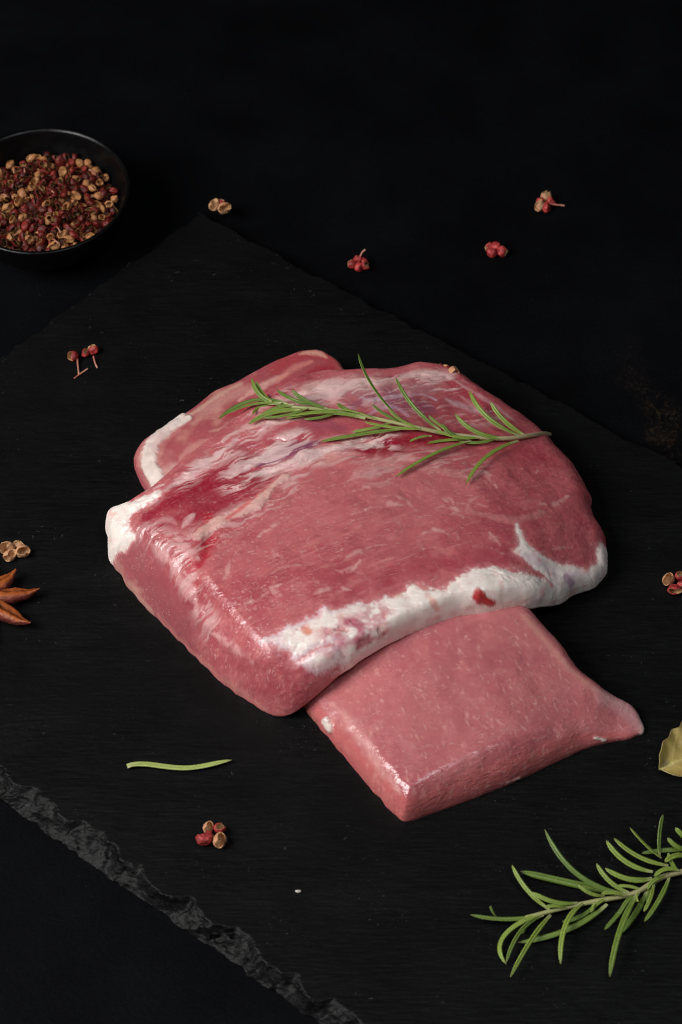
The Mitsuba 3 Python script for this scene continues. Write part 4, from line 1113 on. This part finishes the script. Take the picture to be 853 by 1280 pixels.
def carpel(L, W, Hh, seed):
    """A boat-shaped pod along +x: humped orange lips above, wrinkled red-brown sides, a slit along the top."""
    n, m = 34, 20
    t = np.linspace(0, 1, n)
    w = W * np.sin(np.pi * np.clip(t * 0.86 + 0.10, 0, 1)) ** 0.9 * (1 - 0.35 * t)
    w = W * np.interp(t, [0, .12, .35, .55, .75, .9, 1], [.35, .6, .95, 1, .68, .28, .05])
    h = Hh * np.interp(t, [0, .12, .35, .55, .75, .9, 1], [.45, .7, 1, .95, .66, .34, .1])
    keel = Hh * np.interp(t, [0, .5, .8, 1], [0.15, 0, .25, .75])
    a = np.linspace(0, 2 * math.pi, m, endpoint=False)          # 0 = top slit
    V, C = [], []
    for k in range(n):
        y = np.sin(a) * w[k]
        z = keel[k] + h[k] * (0.5 + 0.5 * np.cos(a))
        slit = np.exp(-(np.minimum(a, 2 * math.pi - a) / 0.35) ** 2)
        z = z - slit * h[k] * 0.32 * math.sin(math.pi * t[k])
        V.append(np.column_stack([np.full(m, t[k] * L), y, z]))
        side = sstep(0.9, 1.5, np.minimum(a, 2 * math.pi - a))
        cc = srgb(160, 82, 34) * (1 - side)[:, None] + srgb(92, 40, 34) * side[:, None]
        cc = cc * (1 - slit[:, None] * 0.75)
        C.append(cc)
    V, C = np.vstack(V), np.vstack(C)
    nrm_amt = (fb(V, np.array([2.6, 1.0, 1.0]), 3, seed) - 0.5)
    V[:, 1] += nrm_amt * 1.2
    V[:, 2] += nrm_amt * 0.8
    C = C * (0.65 + 0.7 * fb(V, 1.2, 3, seed + 1))[:, None]
    i, j = np.arange(m), np.roll(np.arange(m), -1)
    F = []
    for k in range(n - 1):
        p_, q_, r_, s_ = k * m + i, k * m + j, (k + 1) * m + i, (k + 1) * m + j
        F += [np.stack([p_, r_, q_], 1), np.stack([q_, r_, s_], 1)]
    return V, np.concatenate(F), np.clip(C, 0.003, 0.9)


SC = at(-24, 750, 4)
R = np.random.default_rng(8)
tips = [(50, 740), (37, 782), (22, 714)]
angs = []
for tx, ty in tips:
    d = at(tx, ty, 6) - SC
    angs.append((math.atan2(d[1], d[0]), np.linalg.norm(d[:2])))
a0 = angs[0][0]
known = [x[0] for x in angs]
for k in range(5):
    angs.append((max(known) + (k + 1) * (2 * math.pi - (max(known) - min(known))) / 6, R.uniform(25, 30)))
for k, (an, L) in enumerate(angs):
    v, f, c = carpel(L, 5.2 * R.uniform(.9, 1.1), 8.5 * R.uniform(.9, 1.1), 30 + k)
    tilt = R.normal(0, 0.35)
    tilt = [-0.55, -0.35, -0.5][k] if k < 3 else tilt
    ct, s_ = math.cos(tilt), math.sin(tilt)
    v = np.column_stack([v[:, 0], v[:, 1] * ct - (v[:, 2] - 4) * s_, (v[:, 2] - 4) * ct + v[:, 1] * s_ + 4.5])
    ca, sa = math.cos(an), math.sin(an)
    v = np.column_stack([v[:, 0] * ca - v[:, 1] * sa, v[:, 0] * sa + v[:, 1] * ca, v[:, 2]])
    v[:, :2] += SC[:2]
    emit(numbered('star_anise__pod'), v, f, 'dry_skin', smooth=True, color=c)
stem('star_anise__hub', [SC + np.array([0, 0, -1.0]), SC + np.array([0, 0, 3]), SC + np.array([0.5, 0, 6.0])], 4.0, 2.0, srgb(120, 62, 36), srgb(140, 80, 44), bsdf='dry_skin', n=8, seg=12)
tag('star_anise', 'brown orange star anise with pointed pods on the slate at the left edge', 'spice')

# ------------------------------------------------------------------ bay leaf
tipL, far = at(824, 962, 3), at(985, 900, 5)
ax = (far - tipL)[:2]
LL = np.linalg.norm(ax)
ax /= LL
sd = np.array([-ax[1], ax[0]])
n, m = 70, 41
t, s = np.meshgrid(np.linspace(0, 1, n), np.linspace(-1, 1, m), indexing='ij')
wid = 17.5 * np.interp(t, [0, .03, .1, .2, .4, .6, .8, .93, 1], [.02, .25, .52, .76, 1, .96, .66, .3, .03])
wid = wid * (1 + 0.05 * np.sin(t * 60 + s * 2) + 0.05 * (fb(np.stack([t * 9, s], -1), 1.0, 2, 3) - .5))
mid = np.exp(-(s * wid / 0.7) ** 2)
sv = np.abs(((t * LL - np.abs(s) * wid * 0.75) / 6.5) % 1 - 0.5) * 2
sv = sstep(0.82, 0.97, sv) * (np.abs(s) < 0.92)
P = tipL[:2] + ax * (t * LL)[..., None] + sd * (s * wid)[..., None]
Z = 3.0 + 5.5 * (s * (s > 0)) ** 2 + 2.0 * (s * (s < 0)) ** 2 + 5 * t * (1 - t) + mid * 0.35 + sv * 0.18 + (fb(np.stack([P[..., 0], P[..., 1]], -1), 9.0, 3, 4) - 0.5) * 2.2
V = np.concatenate([P, Z[..., None]], -1).reshape(-1, 3)
i = (np.arange(n - 1)[:, None] * m + np.arange(m - 1)[None]).ravel()
F = np.concatenate([np.stack([i, i + m, i + m + 1], 1), np.stack([i, i + m + 1, i + 1], 1)])
N = normals_of(V, F)
c = np.tile(srgb(166, 146, 84), (len(V), 1)) * (0.72 + 0.55 * fb(V, 7.0, 4, 5))[:, None]
c = blend(c, srgb(150, 108, 58), sstep(0.55, 0.8, fb(V, 5.0, 3, 6)) * 0.7)
c = blend(c, srgb(196, 182, 112), np.clip(mid.ravel() * 0.8 + sv.ravel() * 0.35, 0, 1))
c = blend(c, srgb(190, 174, 122), sstep(0.93, 1.0, np.abs(s).ravel()) * 0.6)
V2 = np.vstack([V, V - N * 0.35])
idx = np.arange(n * m).reshape(n, m)
ring = np.concatenate([idx[:-1, 0], idx[-1, :-1], idx[:0:-1, -1], idx[0, :0:-1]])
r2 = np.roll(ring, -1)
F2 = np.concatenate([F, F[:, ::-1] + n * m, np.stack([ring, r2, ring + n * m], 1), np.stack([r2, r2 + n * m, ring + n * m], 1)])
emit('bay_leaf', V2, F2, 'leaf', smooth=True, color=np.clip(np.vstack([c, c * 0.9]), 0.002, 0.9), label='dry yellow green bay leaf on the slate at the right edge', category='leaf')

# ------------------------------------------------------------------ crumb on the slate
m_ = trimesh.creation.icosphere(subdivisions=2, radius=1.0)
v = np.array(m_.vertices)
v = v * (1 + 0.5 * (fb(v + 5, 0.8, 2, 2) - 0.5))[:, None] * np.array([1.3, 0.7, 0.5]) + at(373, 1114, 0.5)
emit('crumb', v, m_.faces, 'fat', smooth=True, color=np.tile(srgb(190, 186, 178), (len(v), 1)), label='tiny white crumb on the slate below the meat', category='crumb')
